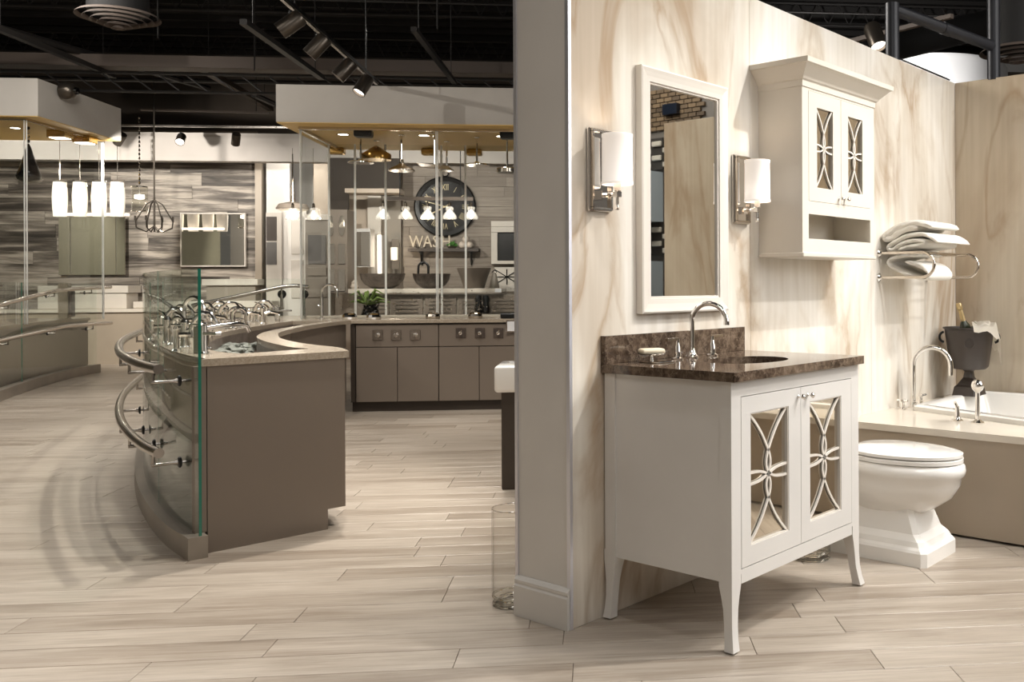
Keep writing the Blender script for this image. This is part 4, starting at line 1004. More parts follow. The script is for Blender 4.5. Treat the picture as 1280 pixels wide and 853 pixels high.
for (px, py, b, d, lab) in ((226, 174, 13.6, (.15, -.75, -.6), 'bright spotlight in front of the far white header'), (295, 174, 13.6, (-.3, .6, -.7), 'dark spotlight in front of the far white header'), (150, 174, 13.3, (-.6, .4, -.6), 'dark spotlight at the right end of the left soffit')):
    spot(tuple(at(px, py, b)), d, lab)
t2 = thing('light_track', 'thin light track along the far white header', 'light track', (0, 0, 0), FS); p0 = at(140, 157, 13.6); part('track_rail', B(p0.x, -2.2, 13.58, 13.62, p0.z-.01, p0.z+.015), 'steel', t2)
def atz(u, v, z):
    """showroom-frame point at height z"""
    w_ = fw+rt*((u-873.34)/FPX)-up*((v-355.36)/FPX); t = (z-CAM.z)/w_.z
    return Vector((t*w_.dot(SA), t*w_.dot(SB), z))
for (p, q, z, wd_, lab, mt) in (((304, 27), (402, 97), 3.35, .06, 'dark track channel left of the spotlight row', 'joist'), ((517, 36), (568, 103), 3.35, .05, 'short dark track channel right of the spotlight row', 'joist'),
                                ((-20, 28), (142, 95), 3.75, .07, 'long dark channel crossing above the left soffit', 'joist'), ((250, 84), (338, 136), 3.9, .09, 'reddish brown conduit between the two soffits', 'shelf_wood'),
                                ((176, 137.5), (336, 141), 3.5, .03, 'thin pale conduit crossing between the two soffits', 'girder')):
    p = atz(*p, z); q = atz(*q, z); t3 = thing('ceiling_channel', lab, 'light track', (0, 0, 0), FS); part('channel', T([p, q], .02, 4, sq=(wd_, wd_*.8)), mt, t3)
    for f in (.1, .9): h_ = p.lerp(q, f); part('hanger', T([h_, (h_.x, h_.y, 5.2)], .005, 5), 'joist', t3)
# ceiling diffuser, junction and camera
df = thing('air_diffuser', 'round black ceiling air diffuser with concentric rings at upper left', 'air vent', tuple(at(148, 22, 9.5)), FS)
part('duct', L([(.26, .05), (.26, 1.4)], seg=28), 'deck_black', df, smooth=True)
for r in (.36, .30, .24, .18, .12, .06):
    h = -.13*(1-r/.36); bm = nb(); lathe(bm, [(r, h), (r-.008, h+.012), (r-.03, h+.03), (r-.022, h+.012)], (0, 0, 0), 36); bmesh.ops.delete(bm, geom=[f for f in bm.faces if len(f.verts) > 4], context='FACES_ONLY'); part('ring', bm, 'girder', df, smooth=True)
cp = at(66, 111, 11.3)
dc = thing('dome_camera', 'dark security camera mounted on the left soffit corner', 'camera', (-6.08, 11.42, 3.38), FS)
part('mount', L([(.09, 0), (.10, .05), (.085, .12), (.05, .15), (0, .16)], seg=20, axis='X'), 'spot_body', dc, smooth=True); part('lens', L([(.045, .15), (.04, .175), (0, .19)], seg=16, axis='X'), 'black_glass', dc, smooth=True)

# ------------------------------------------------------------------ back room: pendant bar, clock, shelf, vessel sinks
pb0 = at(484, 247, 12.2); pb1 = at(592, 249, 12.2)
bar = thing('pendant_bar', 'dark horizontal bar light with five clear glass bell shades before the clock', 'pendant lamp', (0, 0, 0), FS)
part('bar', B(pb0.x, pb1.x, 12.17, 12.23, pb1.z-.022, pb1.z+.022), 'shelf_wood', bar)
for px in (500, 576): part('hanger', T([(fx(px, 12.2), 12.2, pb1.z), (fx(px, 12.2), 12.2, 2.955)], .006, 6), 'black_metal', bar)
def bell_shade(parent, c, own=False):
    c = Vector(c); h = .0
    s = part('glass_shade', L([(.018, .16), (.045, .155), (.052, .13), (.04, .10), (.062, .075), (.085, .04), (.09, .01), (.086, .0), (.08, .02), (.05, .07), (.03, .10)], c, seg=18), 'shade_glass', parent, smooth=True)
    part('bulb', L([(0, .0), (.028, .02), (.034, .05), (.022, .09), (.012, .12)], c, seg=12), 'lamp_lit', s, smooth=True)
    part('socket', L([(.02, .14), (.02, .20), (.006, .22)], c, seg=10), 'nickel', s)
for px in (479, 507, 534.5, 562, 589):
    p = at(px, 274, 12.2); bell_shade(bar, (p.x, 12.2, p.z)); part('cord', T([(p.x, 12.2, p.z+.21), (p.x, 12.2, pb1.z-.02)], .003, 5), 'nickel', bar)
lamp('POINT', (fx(534, 12.2), 12.2, 2.0), (0, 0, 0), 14, (1, .85, .65), .015, frame=FS)
for px, lab in ((392, 'reflection of a glass bell pendant, built solid, left of the bar light'), (366, 'leftmost reflection of a glass bell pendant, built solid, behind the dish lamp')):
    p = at(px, 275, 12.8); t = thing('reflected_pendant', lab, 'pendant lamp', (p.x, 12.8, p.z), FS); bell_shade(t, (0, 0, 0)); part('cord', T([(0, 0, .21), (0, 0, 2.95-p.z)], .003, 5), 'nickel', t)  # pendant reflections in the side glass, built as solid lamps
# clock
pc = at(556.5, 258.5, 14.55); CR = .455
ck = thing('wall_clock', 'big round black wall clock with Roman numerals and ring top', 'clock', (pc.x, 14.58, pc.z), FS)
part('rim', L([(CR, -.01), (CR, -.05), (CR-.02, -.065), (CR-.07, -.05), (CR-.07, -.02)], axis='Y', seg=56), 'black_metal', ck, smooth=True)
part('face', L([(0, -.02), (CR-.06, -.02), (CR-.06, -.012), (0, -.012)], axis='Y', seg=48), 'clock_face', ck)
part('ring_top', T([Vector((.05*math.cos(R(a)), -.03, CR+.05+.05*math.sin(R(a)))) for a in range(0, 361, 24)], .012, 6), 'black_metal', ck, smooth=True)
def text(body, size, mat, parent, mw, name='lettering', ext=.004, label=None):
    cu = bpy.data.curves.new(name, 'FONT'); cu.body = body; cu.size = size; cu.extrude = ext; cu.align_x = 'CENTER'; cu.align_y = 'CENTER'; cu.resolution_u = 2; cu.space_character = 1.12
    tmp = bpy.data.objects.new(name, cu); COL.objects.link(tmp); dg = bpy.context.evaluated_depsgraph_get(); me = bpy.data.meshes.new_from_object(tmp.evaluated_get(dg)); bpy.data.objects.remove(tmp)
    me.materials.clear(); me.materials.append(M[mat]); o = bpy.data.objects.new(name, me); COL.objects.link(o)
    if parent: o.parent = parent
    o.matrix_local = mw; 
    if label: o['label'] = label
    return o
for i, s in enumerate(['XII', 'I', 'II', 'III', 'IIII', 'V', 'VI', 'VII', 'VIII', 'IX', 'X', 'XI']):
    a = R(-30*i); rr_ = .29
    mw = Matrix.Translation((-math.sin(a)*rr_, -.026, math.cos(a)*rr_)) @ Matrix.Rotation(-a, 4, 'Y') @ Matrix.Rotation(R(90), 4, 'X') @ Matrix.Diagonal((.75, 1.25, 1, 1))
    text(s, .105, 'clock_gold', ck, mw, 'numeral')
for ang, L_, w_ in ((-118, .22, .016), (-75, .30, .012)):
    bm = B(-w_/2, w_/2, -.038, -.032, -.05, L_); h = part('hand', bm, 'clock_gold', ck); h.rotation_euler = (0, R(ang), 0)
# white outlines of the ornament on the wall (glass shelf bracket look) and shelf
sl, sr = at(511, 313, 14.45), at(599, 313, 14.45)
sh = thing('wall_shelf', 'dark wood shelf on iron brackets below the clock', 'shelf', (sl.x, 14.59, sl.z), FS)
Ws = sr.x-sl.x
part('board', B(0, Ws, -.22, 0, -.02, .025), 'shelf_wood', sh)
for x in (.17, Ws-.13): part('bracket', tube(T([(x, -.02, -.02), (x, -.02, -.22)], .014, 6), [(x, -.19, -.03), (x, -.10, -.06), (x, -.03, -.20)], .012, 6), 'black_metal', sh)
lz = sl.z+.026
for ch, px, hh in (('W', 521, .19), ('A', 535, .19), ('S', 545, .19), ('H', 558, .19)):
    x = at(px, 300, 14.45).x
    o = text(ch, .25, 'letters', None, FS @ Matrix.Translation((x, 14.42, lz+.095)) @ Matrix.Rotation(R(90), 4, 'X') @ Matrix.Diagonal((.8, 1, 1, 1)), 'letter_block', .012)
    tag(o, 'weathered capital letter %s standing on the dark shelf' % ch, 'letter')
pl = thing('potted_succulent', 'small bright green succulent on the dark shelf', 'plant', (at(565, 300, 14.45).x, 14.45, lz), FS)
part('pot', L([(.05, 0), (.07, .03), (.0, .032)], seg=14), 'shelf_wood', pl)
for i in range(16):
    a = i*2.4; t = .3+.7*(i/16)
    d = Vector((math.cos(a)*t, math.sin(a)*t, 1.3-t)); pts = [Vector((0, 0, .02)), d*.07+Vector((0, 0, .02)), d*.115+Vector((0, 0, .0))]
    part('leaf', T(pts, [.012, .02, .002], 6), 'leaf', pl, smooth=True)
for px, dz, lab in ((578, 0, 'left pale ball on the dark shelf'), (587.5, 0, 'right pale ball on the dark shelf'), (582.5, .085, 'pale ball resting on top of two others on the shelf')):
    x = at(px, 300, 14.45).x
    solo('pale_ball', L([(0, -.052), (.03, -.044), (.048, -.02), (.052, 0), (.048, .02), (.03, .044), (0, .052)], seg=16), 'ball', lab, 'ball', (x, 14.43, lz+.052+dz), FS, smooth=True, group='pale balls on the shelf')
# vessel sink counter
vl, vr = at(435, 362, 13.2), at(627, 362, 13.2)
vc = thing('sink_counter', 'pale slab counter on louvered cabinets carrying three vessel sinks', 'counter', (0, 0, 0), FS)
part('slab', B(vl.x, vr.x, 13.2, 13.9, 1.045, 1.105, bev=.003), 'deck_quartz', vc)
part('cabinet_body', B(vl.x+.05, .3, 13.3, 13.9, .1, 1.02), 'cabinet_grey', vc)
x = vl.x+.1
while x < .1:
    part('door', door_frame(x, x+.42, .15, 1.0, x+.06, x+.36, .22, .93, 13.28, 13.30), 'louver', vc)
    for k in range(13): part('slat', B(x+.06, x+.36, 13.285, 13.297, .235+k*.054, .235+k*.054+.036), 'louver', vc)
    x += .45
part('tag', B(vr.x-.09, vr.x-.005, 13.195, 13.1995, 1.05, 1.10), 'plate_white', vc, label='small white price tag')
def vessel(px0, px1, py, b, mat, label, shape):
    p0, p1 = at(px0, py, b), at(px1, py, b); r = (p1.x-p0.x)/2; cx = (p0.x+p1.x)/2; h = p0.z-1.105
    prof = [(r*.35, 0), (r*.45, .004), (r*.75, h*.25), (r*.93, h*.6), (r, h), (r*.96, h), (r*.88, h*.6), (r*.7, h*.3), (0, h*.1)] if shape == 'bowl' else [(r*.55, 0), (r*.6, .004), (r*.78, h*.5), (r, h), (r*.96, h), (r*.74, h*.5), (0, h*.1)]
    solo('vessel_sink', L([(0, 0)]+prof, seg=32), mat, label, 'sink', (cx, b, 1.1055), FS, smooth=True)
vessel(450, 506, 342.5, 13.5, 'sink_grey', 'wide brown stone bowl sink on the left of the pale counter', 'bowl')
vessel(516, 563, 342.5, 13.5, 'sink_bronze', 'black-brown hammered bowl sink below the black faucet', 'bowl')
vessel(571, 614, 335.5, 13.5, 'taupe', 'tapered wood-tone vessel sink at the right of the pale counter', 'cone')
p = at(535, 345, 13.75)
bf = thing('black_faucet', 'matte black gooseneck faucet behind the hammered bowl sink', 'faucet', (p.x, 13.78, 1.1055), FS)
part('spout', T([Vector((0, 0, 0)), Vector((0, 0, .30))]+arc((-.07, 0, .30), .07, 0, 165, 10)+[Vector((-.142, 0, .2))], .017, 8), 'black_metal', bf, smooth=True); part('base', L([(.03, 0), (.03, .02), (.018, .03)], seg=12), 'black_metal', bf)
p = at(444, 358, 13.5); solo('shell_ornament', L([(.05, 0), (.06, .03), (.045, .07), (.05, .09), (.02, .12), (0, .122)], seg=9), 'ball', 'small pale ornament at the left end of the sink counter', 'ornament', (p.x, 13.5, 1.1055), FS)
p = at(618, 345, 13.6); lt = thing('table_pump', 'tapered grey jug with dark handle at the right end of the counter', 'jug', (p.x, 13.6, 1.1055), FS)
part('body', L([(0, 0), (.07, 0), (.07, .02), (.03, .2), (.02, .22)], seg=14), 'cabinet_grey', lt, smooth=True); part('handle', T(arc((0, 0, .22), .03, 0, 180, 8), .006, 6), 'black_metal', lt)
# framed dark panel hutch at the right of the shelf
h0, h1 = at(613, 276, 14.4), at(645, 330, 14.4)
ht = thing('white_hutch', 'white plank framed dark mirror hutch beside the shelf', 'cabinet', (h0.x, 14.59, h1.z), FS)
Hh = h0.z-h1.z
for k in range(4): part('board', B(0, .55, -.10, 0, Hh-.085*(k+1)+.004 if k < 2 else -.0, Hh-.085*k) if k < 2 else B((k-2)*.46, (k-2)*.46+.09, -.10, 0, 0, Hh-.172), 'white_trim', ht)
part('board', B(.09, .46, -.10, 0, 0, .05), 'white_trim', ht); part('dark_panel', B(.09, .46, -.05, -.03, .05, Hh-.172), 'black_metal', ht)
g0, g1 = at(617, 334, 14.0), at(645, 356, 14.0)
gr = thing('iron_grid_cabinet', 'cream cabinet front with a crossed iron grid below the hutch', 'cabinet', (g0.x, 14.1, g1.z-.1), FS)
gh = g0.z-g1.z+.1
part('panel', B(0, .6, 0, .05, 0, gh), 'white_trim', gr)
bm = nb()
for a, b in (((0, .1), (.36, gh-.03)), ((.0, gh-.03), (.36, .1)), ((.18, .1), (.18, gh-.03)), ((0, (gh+.07)/2), (.36, (gh+.07)/2))): tube(bm, [(a[0], -.01, a[1]), (b[0], -.01, b[1])], .007, 5)
part('grid', bm, 'black_metal', gr)
# dark bottles and plant standing behind the glass
for px, lab in ((597.5, 'dark hanging cloth bundle left of pair under the counter'), (607, 'dark hanging cloth bundle right of pair under the counter')):
    p = at(px, 385, 13.0)
    solo('hanging_bundle', L([(0, 0), (.05, .01), (.055, .08), (.04, .14), (.05, .2), (.035, .25), (0, .26)], seg=9), 'black_metal', lab, 'cloth', (p.x, 13.05, .76), FS, smooth=True)
vp = thing('potted_plant', 'leafy green plant in a dark vase in front of the louvered doors', 'plant', (at(459, 390, 12.6).x, 12.6, .62), FS)
part('vase', L([(.06, 0), (.085, .05), (.09, .12), (.06, .2), (.045, .26), (.05, .28)], seg=16), 'black_glass', vp, smooth=True)
rr = random.Random(5)
for i in range(22):
    a = rr.uniform(0, 6.28); l_ = rr.uniform(.12, .3); e = rr.uniform(.05, .22)
    d = Vector((math.cos(a), math.sin(a), 0)); pts = [Vector((0, 0, .27)), d*l_*.5+Vector((0, 0, .27+e)), d*l_+Vector((0, 0, .27+e*.7))]
    part('leaf', tube(nb(), pts, [.004, .02, .003], 4), 'leaf_bright', vp)
# dark twin vase
solo('dark_vase', L([(.07, 0), (.1, .06), (.06, .16), (.05, .24), (.075, .34), (.06, .42), (.04, .43)], seg=18), 'black_glass', 'curvy glossy black vase beside the leafy plant', 'vase', (at(468, 390, 12.7).x, 12.7, .62), FS, smooth=True)
solo('vase_plinth', B(at(449, 390, 12.65).x-.05, at(478, 390, 12.65).x, 12.45, 12.95, 0, .619), 'cabinet_grey', 'low grey plinth under the plant and the black vase', 'plinth', frame=FS)

# left part of the back room: doorway, grey cabinets, dish lamp
def bx_at(px0, px1, py0, py1, b, d):
    p, q = at(px0, py1, b), at(px1, py0, b); return (p.x, q.x, b, b+d, p.z, q.z)
struct('wall_partition', B(*bx_at(334, 362, 202, 480, 15.45, .1)), 'white_paint', FS)
dr = struct('door_1', B(*bx_at(360, 383, 262, 430, 15.2, .05)), 'white_paint', FS)
for k in (0, 1): 
    q = bx_at(364, 379, 270+k*55, 318+k*55, 15.18, .02); part('door_panel', B(*q, bev=.006), 'white_trim', dr)
lc = thing('grey_linen_cabinet', 'grey panelled linen cabinet beside the white door', 'cabinet', (0, 0, 0), FS)
part('body', B(*bx_at(382, 411, 275, 420, 14.9, .3)), 'cabinet_grey', lc); part('cornice', B(*bx_at(381, 412, 268, 275, 14.85, .35)), 'white_trim', lc)
part('mirror_door', B(*bx_at(385, 407, 294, 330, 14.88, .02)), 'art_grey', lc); part('drawer', B(*bx_at(384, 408, 334, 345, 14.88, .02), bev=.004), 'cabinet_grey', lc); part('drawer', B(*bx_at(384, 408, 348, 372, 14.88, .02), bev=.004), 'cabinet_grey', lc)
gc = thing('grey_tall_cupboard', 'grey cupboard with oval mirror panes above small panes', 'cabinet', (0, 0, 0), FS)
part('body', B(*bx_at(411, 434, 262, 366, 13.6, .4)), 'louver', gc)
for px0, px1 in ((410.5, 417), (423, 431)):
    q = bx_at(px0, px1, 271, 294, 13.58, .02); cx = (q[0]+q[1])/2; cz = (q[4]+q[5])/2
    part('oval_pane', L([(0, -.02), (.19*.75, -.02), (.2*.75, -.005), (.2*.75, 0)], (cx, 13.6, cz), axis='Y', sx=(q[1]-q[0])/.3, seg=24), 'mirror', gc)
for py0, py1 in ((305, 330), (337, 364)):
    for px0, px1 in ((411, 418), (423, 431)): part('pane', B(*bx_at(px0, px1, py0, py1, 13.585, .02)), 'mirror', gc)
struct('trim_2_beam', B(*bx_at(431, 500, 236, 241, 13.7, .3)), 'room_wall', FS)
struct('wall_niche', B(*bx_at(431, 461, 241, 345, 14.5, .05)), 'room_wall', FS)
struct('wall_dark_bulkhead', B(*bx_at(411, 500, 198, 236, 14.1, .04)), 'bulkhead', FS)
struct('wall_dark_return', B(*bx_at(411, 435.5, 236, 268, 14.1, .04)), 'bulkhead', FS)
struct('wall_niche_panel', B(*bx_at(460, 476, 245, 345, 14.4, .05)), 'white_trim', FS)
struct('wall_niche_dark', B(*bx_at(476, 501, 240, 345, 14.55, .05)), 'cabinet_grey', FS)
mc = thing('mirror_cabinet', 'small wall cabinet with a dark mirror door above the left vessel sink', 'cabinet', (0, 0, 0), FS)
part('body', B(*bx_at(436, 463, 286, 334, 14.0, .25)), 'end_paint', mc); part('mirror_door', B(*bx_at(446, 462, 290, 332, 13.98, .018)), 'mirror', mc)
lm = thing('lit_mirror', 'tall mirror edge glowing with a vertical white light strip', 'mirror', (0, 0, 0), FS)
part('light_strip', B(*bx_at(472, 477, 294, 342, 14.3, .02)), 'strip_lit', lm); part('pane', B(*bx_at(477, 484, 294, 342, 14.3, .02)), 'mirror', lm)
sn = thing('candle_sconce', 'lit glass candle sconce beside the plank clock wall', 'wall lamp', tuple(at(494, 318, 14.4)), FS)
part('plate', B(-.05, .05, .0, .03, -.22, .22), 'nickel', sn); part('shade', L([(.05, -.09), (.055, .09), (.05, .1)], (0, -.07, 0), seg=14), 'shade_lit', sn, smooth=True)
lamp('POINT', tuple(at(494, 318, 14.1)), (0, 0, 0), 5, (1, .8, .6), .015, frame=FS)
dp = at(366, 262, 13.4)
dl = thing('dish_pendant', 'wide shallow dish pendant hung on a chain in the doorway', 'pendant lamp', (dp.x, 13.4, dp.z), FS)
part('shade', L([(.21, 0), (.215, .015), (.18, .07), (.06, .10), (0, .105)], seg=28), 'room_wall', dl, smooth=True); part('diffuser', L([(0, -.035), (.13, -.025), (.205, 0), (.205, .003)], seg=28), 'shade_lit', dl, smooth=True)
part('stem', T([(0, 0, .10), (0, 0, .42)], [.035, .012], 8), 'nickel', dl, smooth=True); part('chain', T([(0, 0, .45), (0, 0, 2.955-dp.z)], .008, 6), 'black_metal', dl)
lamp('POINT', (dp.x, 13.4, dp.z-.12), (0, 0, 0), 3, (1, .82, .62), .015, frame=FS)
hd = struct('door_2', B(*bx_at(333, 352, 266, 420, 15.40, .03)), 'white_trim', FS)
part('dark_opening', B(*bx_at(333, 345.5, 271, 301, 15.385, .015)), 'shelf_wood', hd); part('display_stand', B(*bx_at(333, 345.5, 303, 331, 15.385, .015)), 'art_grey', hd)

# ------------------------------------------------------------------ left counter with glass and rails
lcn = thing('left_counter', 'taupe curved display counter with stone curb at the left edge', 'counter', (0, 0, 0), FS)
LC = smooth_pts([(-5.35, 8.2), (-5.75, 9.4), (-6.10, 10.5), (-6.38, 11.5), (-6.58, 12.4), (-6.66, 13.0), (-6.68, 13.45)], 5)   # curb face
def lface(d): return offset(LC, -d)
gapi = [0, 12, 22, len(LC)-1]
for i0, i1 in zip(gapi, gapi[1:]): part('curb_stone', strip(nb(), LC[i0:i1+1], lface(.09)[i0:i1+1], 0, .11), 'curb', lcn)
part('front_panel', strip(nb(), lface(.16), lface(.18), .05, .70), 'taupe', lcn)
part('end_panel', B(-7.5, -6.84, 13.42, 13.45, 0, .70), 'taupe', lcn)
part('countertop', strip(nb(), lface(.13), lface(.95), .70, .735), 'quartz', lcn)
lg = thing('left_glass_screen', 'tall frameless glass screen with green edges before the left counter', 'glass screen', (0, 0, 0), FS)
lgp = lface(.05)
for i0, i1 in ((4, 13), (13, len(LC)-1)):
    s = lgp[i0:i1+1]; s = [s[0].lerp(s[1], .02)]+s[1:-1]+[s[-1].lerp(s[-2], .02)]
    gp = part('glass_pane', strip(nb(), s, offset(s, -.012), .10, 1.20), 'clear_glass', lg)
    q, t = s[0], s[1]; u = (t-q).normalized(); nn = Vector((-u.y, u.x, 0))
    part('edge', strip(nb(), [q-u*.0005, q+u*.004], [q-u*.0005+nn*.012, q+u*.004+nn*.012], .10, 1.20), 'teal_edge', gp, label='green polished edge')
glass_run('left_glass_enclosure', 'tall glass enclosure hanging from the left soffit over the counter',
          [((-9.6, 11.09), (-6.29, 11.09)), ((-6.28, 12.72), (-6.28, 11.1)), ((-9.6, 12.72), (-6.29, 12.72))], .74, 2.985, edge='pale_edge')
for pts, zs, lab in (([(-70, 406), (0, 382), (60, 366), (85, 362), (138, 359)], (9.0, 10.3, 11.6, 12.3, 13.5), 'upper steel rail along the left glass screen'), ([(-70, 442), (0, 426), (60, 413), (88, 407.5), (139, 404)], (9.0, 10.3, 11.6, 12.3, 13.5), 'lower steel rail along the left glass screen')):
    hr = thing('hand_rail', lab, 'rail', (0, 0, 0), FS, group='hand rails at the left counter')
    P = smooth_pts([tuple(at(u, v, b)) for (u, v), b in zip(pts, zs)], 5)
    part('tube', T(P, .024, 12), 'steel', hr, smooth=True)
    for i in (6, 12, 18):
        p = P[i]; t = (P[i+1]-P[i-1]); t.z = 0; t.normalize(); n2 = Vector((t.y, -t.x, 0))
        g_ = p-n2*.12; g_.z = 0; standoff(hr, g_, n2, p.z)
# dark column faucets on the left counter
for a, b, h, lab in ((-6.42, 10.75, .42, 'tall dark bronze faucet on the left counter'), (-7.0, 11.3, .22, 'short dark faucet behind the tall one on the left counter')):
    f = thing('dark_faucet', lab, 'faucet', (a, b, .736), FS); part('body', B(-.03, .03, -.03, .03, 0, h, bev=.006), 'sink_bronze', f); part('spout', B(-.16, -.03, -.02, .02, h*.45, h*.6, bev=.006), 'sink_bronze', f); part('lever', B(-.02, .09, -.015, .015, h, h+.02), 'sink_bronze', f)
tp = thing('wood_tower_faucet', 'brown column with a dark tap behind the left glass', 'faucet', (at(82, 370, 13.1).x, 13.1, .736), FS)
part('column', B(-.07, .05, -.05, .05, 0, .46, bev=.005), 'apron_taupe', tp); part('tap', B(.05, .10, -.04, .04, .02, .40, bev=.01), 'sink_bronze', tp)

# pendants and lamps over the left counter
for i, (px, lab) in enumerate(((75, 'leftmost'), (100, 'second'), (124, 'third'), (147, 'rightmost'))):
    p = at(px, 271, 13.7); t = thing('tube_pendant', '%s of the four lit white tube pendants on a bar' % lab, 'pendant lamp', (p.x, 13.7, p.z), FS, group='white tube pendants')
    part('shade', L([(.080, 0), (.089, .12), (.094, .27), (.088, .38), (.080, .47), (.07, .47)], seg=20), 'shade_lit', t, smooth=True)
    part('yoke', T([(-.09, 0, .40), (-.09, 0, .50), (.09, 0, .50), (.09, 0, .40)], .006, 6), 'nickel', t); part('cord', T([(0, 0, .50), (0, 0, 2.95-p.z+.55)], .004, 5), 'nickel', t)
p0, p1 = at(70, 268, 13.75), at(157, 268, 13.75)
solo('pendant_light_bar', B(p0.x, p1.x, 13.82, 13.86, p0.z-.012, p0.z+.02), 'strip_lit', 'thin glowing bar behind the white tube pendants', 'light bar', frame=FS)
lamp('POINT', ((p0.x+p1.x)/2, 13.5, p0.z+.2), (0, 0, 0), 9, (1, .86, .7), .02, frame=FS)
gp_ = at(174.5, 264, 13.6); t = thing('crystal_drum_pendant', 'glass drum pendant with lit core hung on a crystal chain', 'pendant lamp', (gp_.x, 13.6, gp_.z), FS)
bm = nb(); lathe(bm, [(.10, 0), (.10, .34), (.094, .34), (.094, 0)], (0, 0, 0), 24); bmesh.ops.delete(bm, geom=[f for f in bm.faces if len(f.verts) > 4], context='FACES_ONLY'); part('drum', bm, 'vessel_glass', t, smooth=True)
part('core', L([(0, .16), (.06, .17), (.06, .22), (0, .23)], seg=14), 'lamp_lit', t); part('hoop', L([(.104, .32), (.104, .335), (.1, .335)], seg=24), 'chrome', t)
zz = .36
while gp_.z+zz < 3.45: part('crystal', L([(0, zz), (.014, zz+.015), (.010, zz+.04), (0, zz+.052)], seg=6), 'chrome', t); zz += .056
part('rim_beads', tube(nb(), arc((0, 0, .0), .1, 0, 360, 18, Vector((1, 0, 0)), Vector((0, 1, 0))), .008, 5), 'chrome', t)
# iron chandelier
cp = at(193, 290, 13.0); t = thing('iron_chandelier', 'dark iron chandelier with curved arms on a long chain', 'chandelier', (cp.x, 13.0, cp.z), FS)
part('stem', T([(0, 0, 0), (0, 0, .45)], .014, 8), 'spot_body', t); part('chain', T([(0, 0, .45), (0, 0, 3.5-cp.z)], .010, 6), 'spot_body', t)
for k in range(8):
    a = k*math.pi/4; u = Vector((math.cos(a), math.sin(a), 0))
    part('arm', T([Vector((0, 0, .08)), u*.10+Vector((0, 0, .0)), u*.22+Vector((0, 0, .05)), u*.23+Vector((0, 0, .14)), u*.10+Vector((0, 0, .36)), Vector((0, 0, .42))], .007, 6), 'spot_body', t, smooth=True)
    part('candle', T([u*.23+Vector((0, 0, .14)), u*.23+Vector((0, 0, .2))], .012, 6), 'spot_body', t)
# black teardrop
bp_ = at(36, 228, 11.6); t = thing('teardrop_pendant', 'black glossy teardrop pendant on a crystal cord at the left', 'pendant lamp', (bp_.x, 11.6, bp_.z), FS)
part('body', L([(0, .0), (.06, .003), (.11, .03), (.125, .07), (.11, .12), (.075, .22), (.045, .33), (.02, .42)], seg=24), 'black_glass', t, smooth=True)
part('glass_foot', L([(0, -.02), (.09, -.01), (.135, .03), (.14, .07), (.125, .07), (.11, .03)], seg=24), 'vessel_glass', t, smooth=True)
zz = .40
while bp_.z+zz < 2.98: part('crystal', L([(0, zz), (.016, zz+.015), (.012, zz+.036), (0, zz+.046)], seg=6), 'chrome' if int(zz*50) % 2 else 'black_glass', t); zz += .05
for px, py, lab in ((19, 160, 'flush downlight in the left golden soffit'), ):
    p = at(px, py, 11.8); downlight(p.x, 11.8, 3.012, lab); 
lamp('SPOT', (-6.9, 11.6, 2.98), (-6.9, 11.7, 0), 60, WARM, .04, 120, .7, frame=FS)
for px, py, b, lab in ((75, 171, 12.0, 'near surface-mounted square downlight in the left soffit'), (106, 181, 12.4, 'far surface-mounted square downlight in the left soffit')):
    p = at(px, py, b); t = thing('surface_downlight', lab, 'ceiling light', (p.x, b, 3.012), FS, group='surface downlights'); part('housing', B(-.10, .10, -.10, .10, -.085, 0, bev=.004), 'brass', t); part('lens', B(-.08, .08, -.08, .08, -.09, -.085), 'down_lit', t)

# far mirrors and white tub furniture against the plank wall
def wall_mirror(px0, px1, py0, py1, label, frame_w):
    q = bx_at(px0, px1, py0, py1, 15.50, .05); t = thing('plank_wall_mirror', label, 'mirror', (q[0], 15.555, q[4]), FS); W, H = q[1]-q[0], q[5]-q[4]
    part('backing', B(.01, W-.01, -.03, -.002, .01, H-.01), 'nickel', t); part('pane', B(0, W, -.05, -.031, 0, H, bev=.003), 'mirror', t)
    if frame_w: part('rim', door_frame(-.02, W+.02, -.02, H+.02, 0, W, 0, H, -.055, -.01), 'white_trim', t)
wall_mirror(73, 156, 271, 344, 'large frameless mirror on the plank wall behind the tube pendants', 0)
wall_mirror(227, 305, 268, 332, 'smaller mirror with thin pale rim on the plank wall', .02)
tf = thing('far_tub_deck', 'taupe panelled tub deck with pale top in front of the plank wall', 'tub deck', (0, 0, 0), FS)
q = bx_at(-20, 380, 388, 457, 14.85, .02); part('panel', B(q[0], -5.0, 14.85, 14.87, 0, .77), 'apron_taupe', tf); part('top', B(q[0], -4.95, 14.82, 15.55, .77, .82), 'deck_quartz', tf)
q = bx_at(47, 160, 357, 367, 15.0, .4); part
bn = thing('white_bench', 'white two-tier bench standing on the far tub deck', 'bench', (0, 0, 0), FS)
part('top', B(q[0], q[1], 15.0, 15.4, q[4], q[5], bev=.004), 'white_trim', bn); q = bx_at(47, 158, 367, 384, 15.02, .36); part('front', B(q[0], q[1], 15.02, 15.38, .821, q[5], bev=.004), 'white_trim', bn)
q = bx_at(166, 340, 377, 384, 15.1, .3); bs = thing('white_tub', 'low white tub rim on the far deck behind the curved glass', 'bathtub', (0, 0, 0), FS); part('rim', B(q[0], q[1], 15.1, 15.5, .821, q[5]+.01, bev=.01), 'white_trim', bs)
q = bx_at(252, 322, 349, 357, 15.2, .3); part('ledge', B(q[0], q[1], 15.2, 15.5, q[4], q[5], bev=.004), 'white_trim', bs)
part('support', B(q[0]+.05, q[1]-.05, 15.25, 15.5, .8, q[4]), 'cabinet_grey', bs)
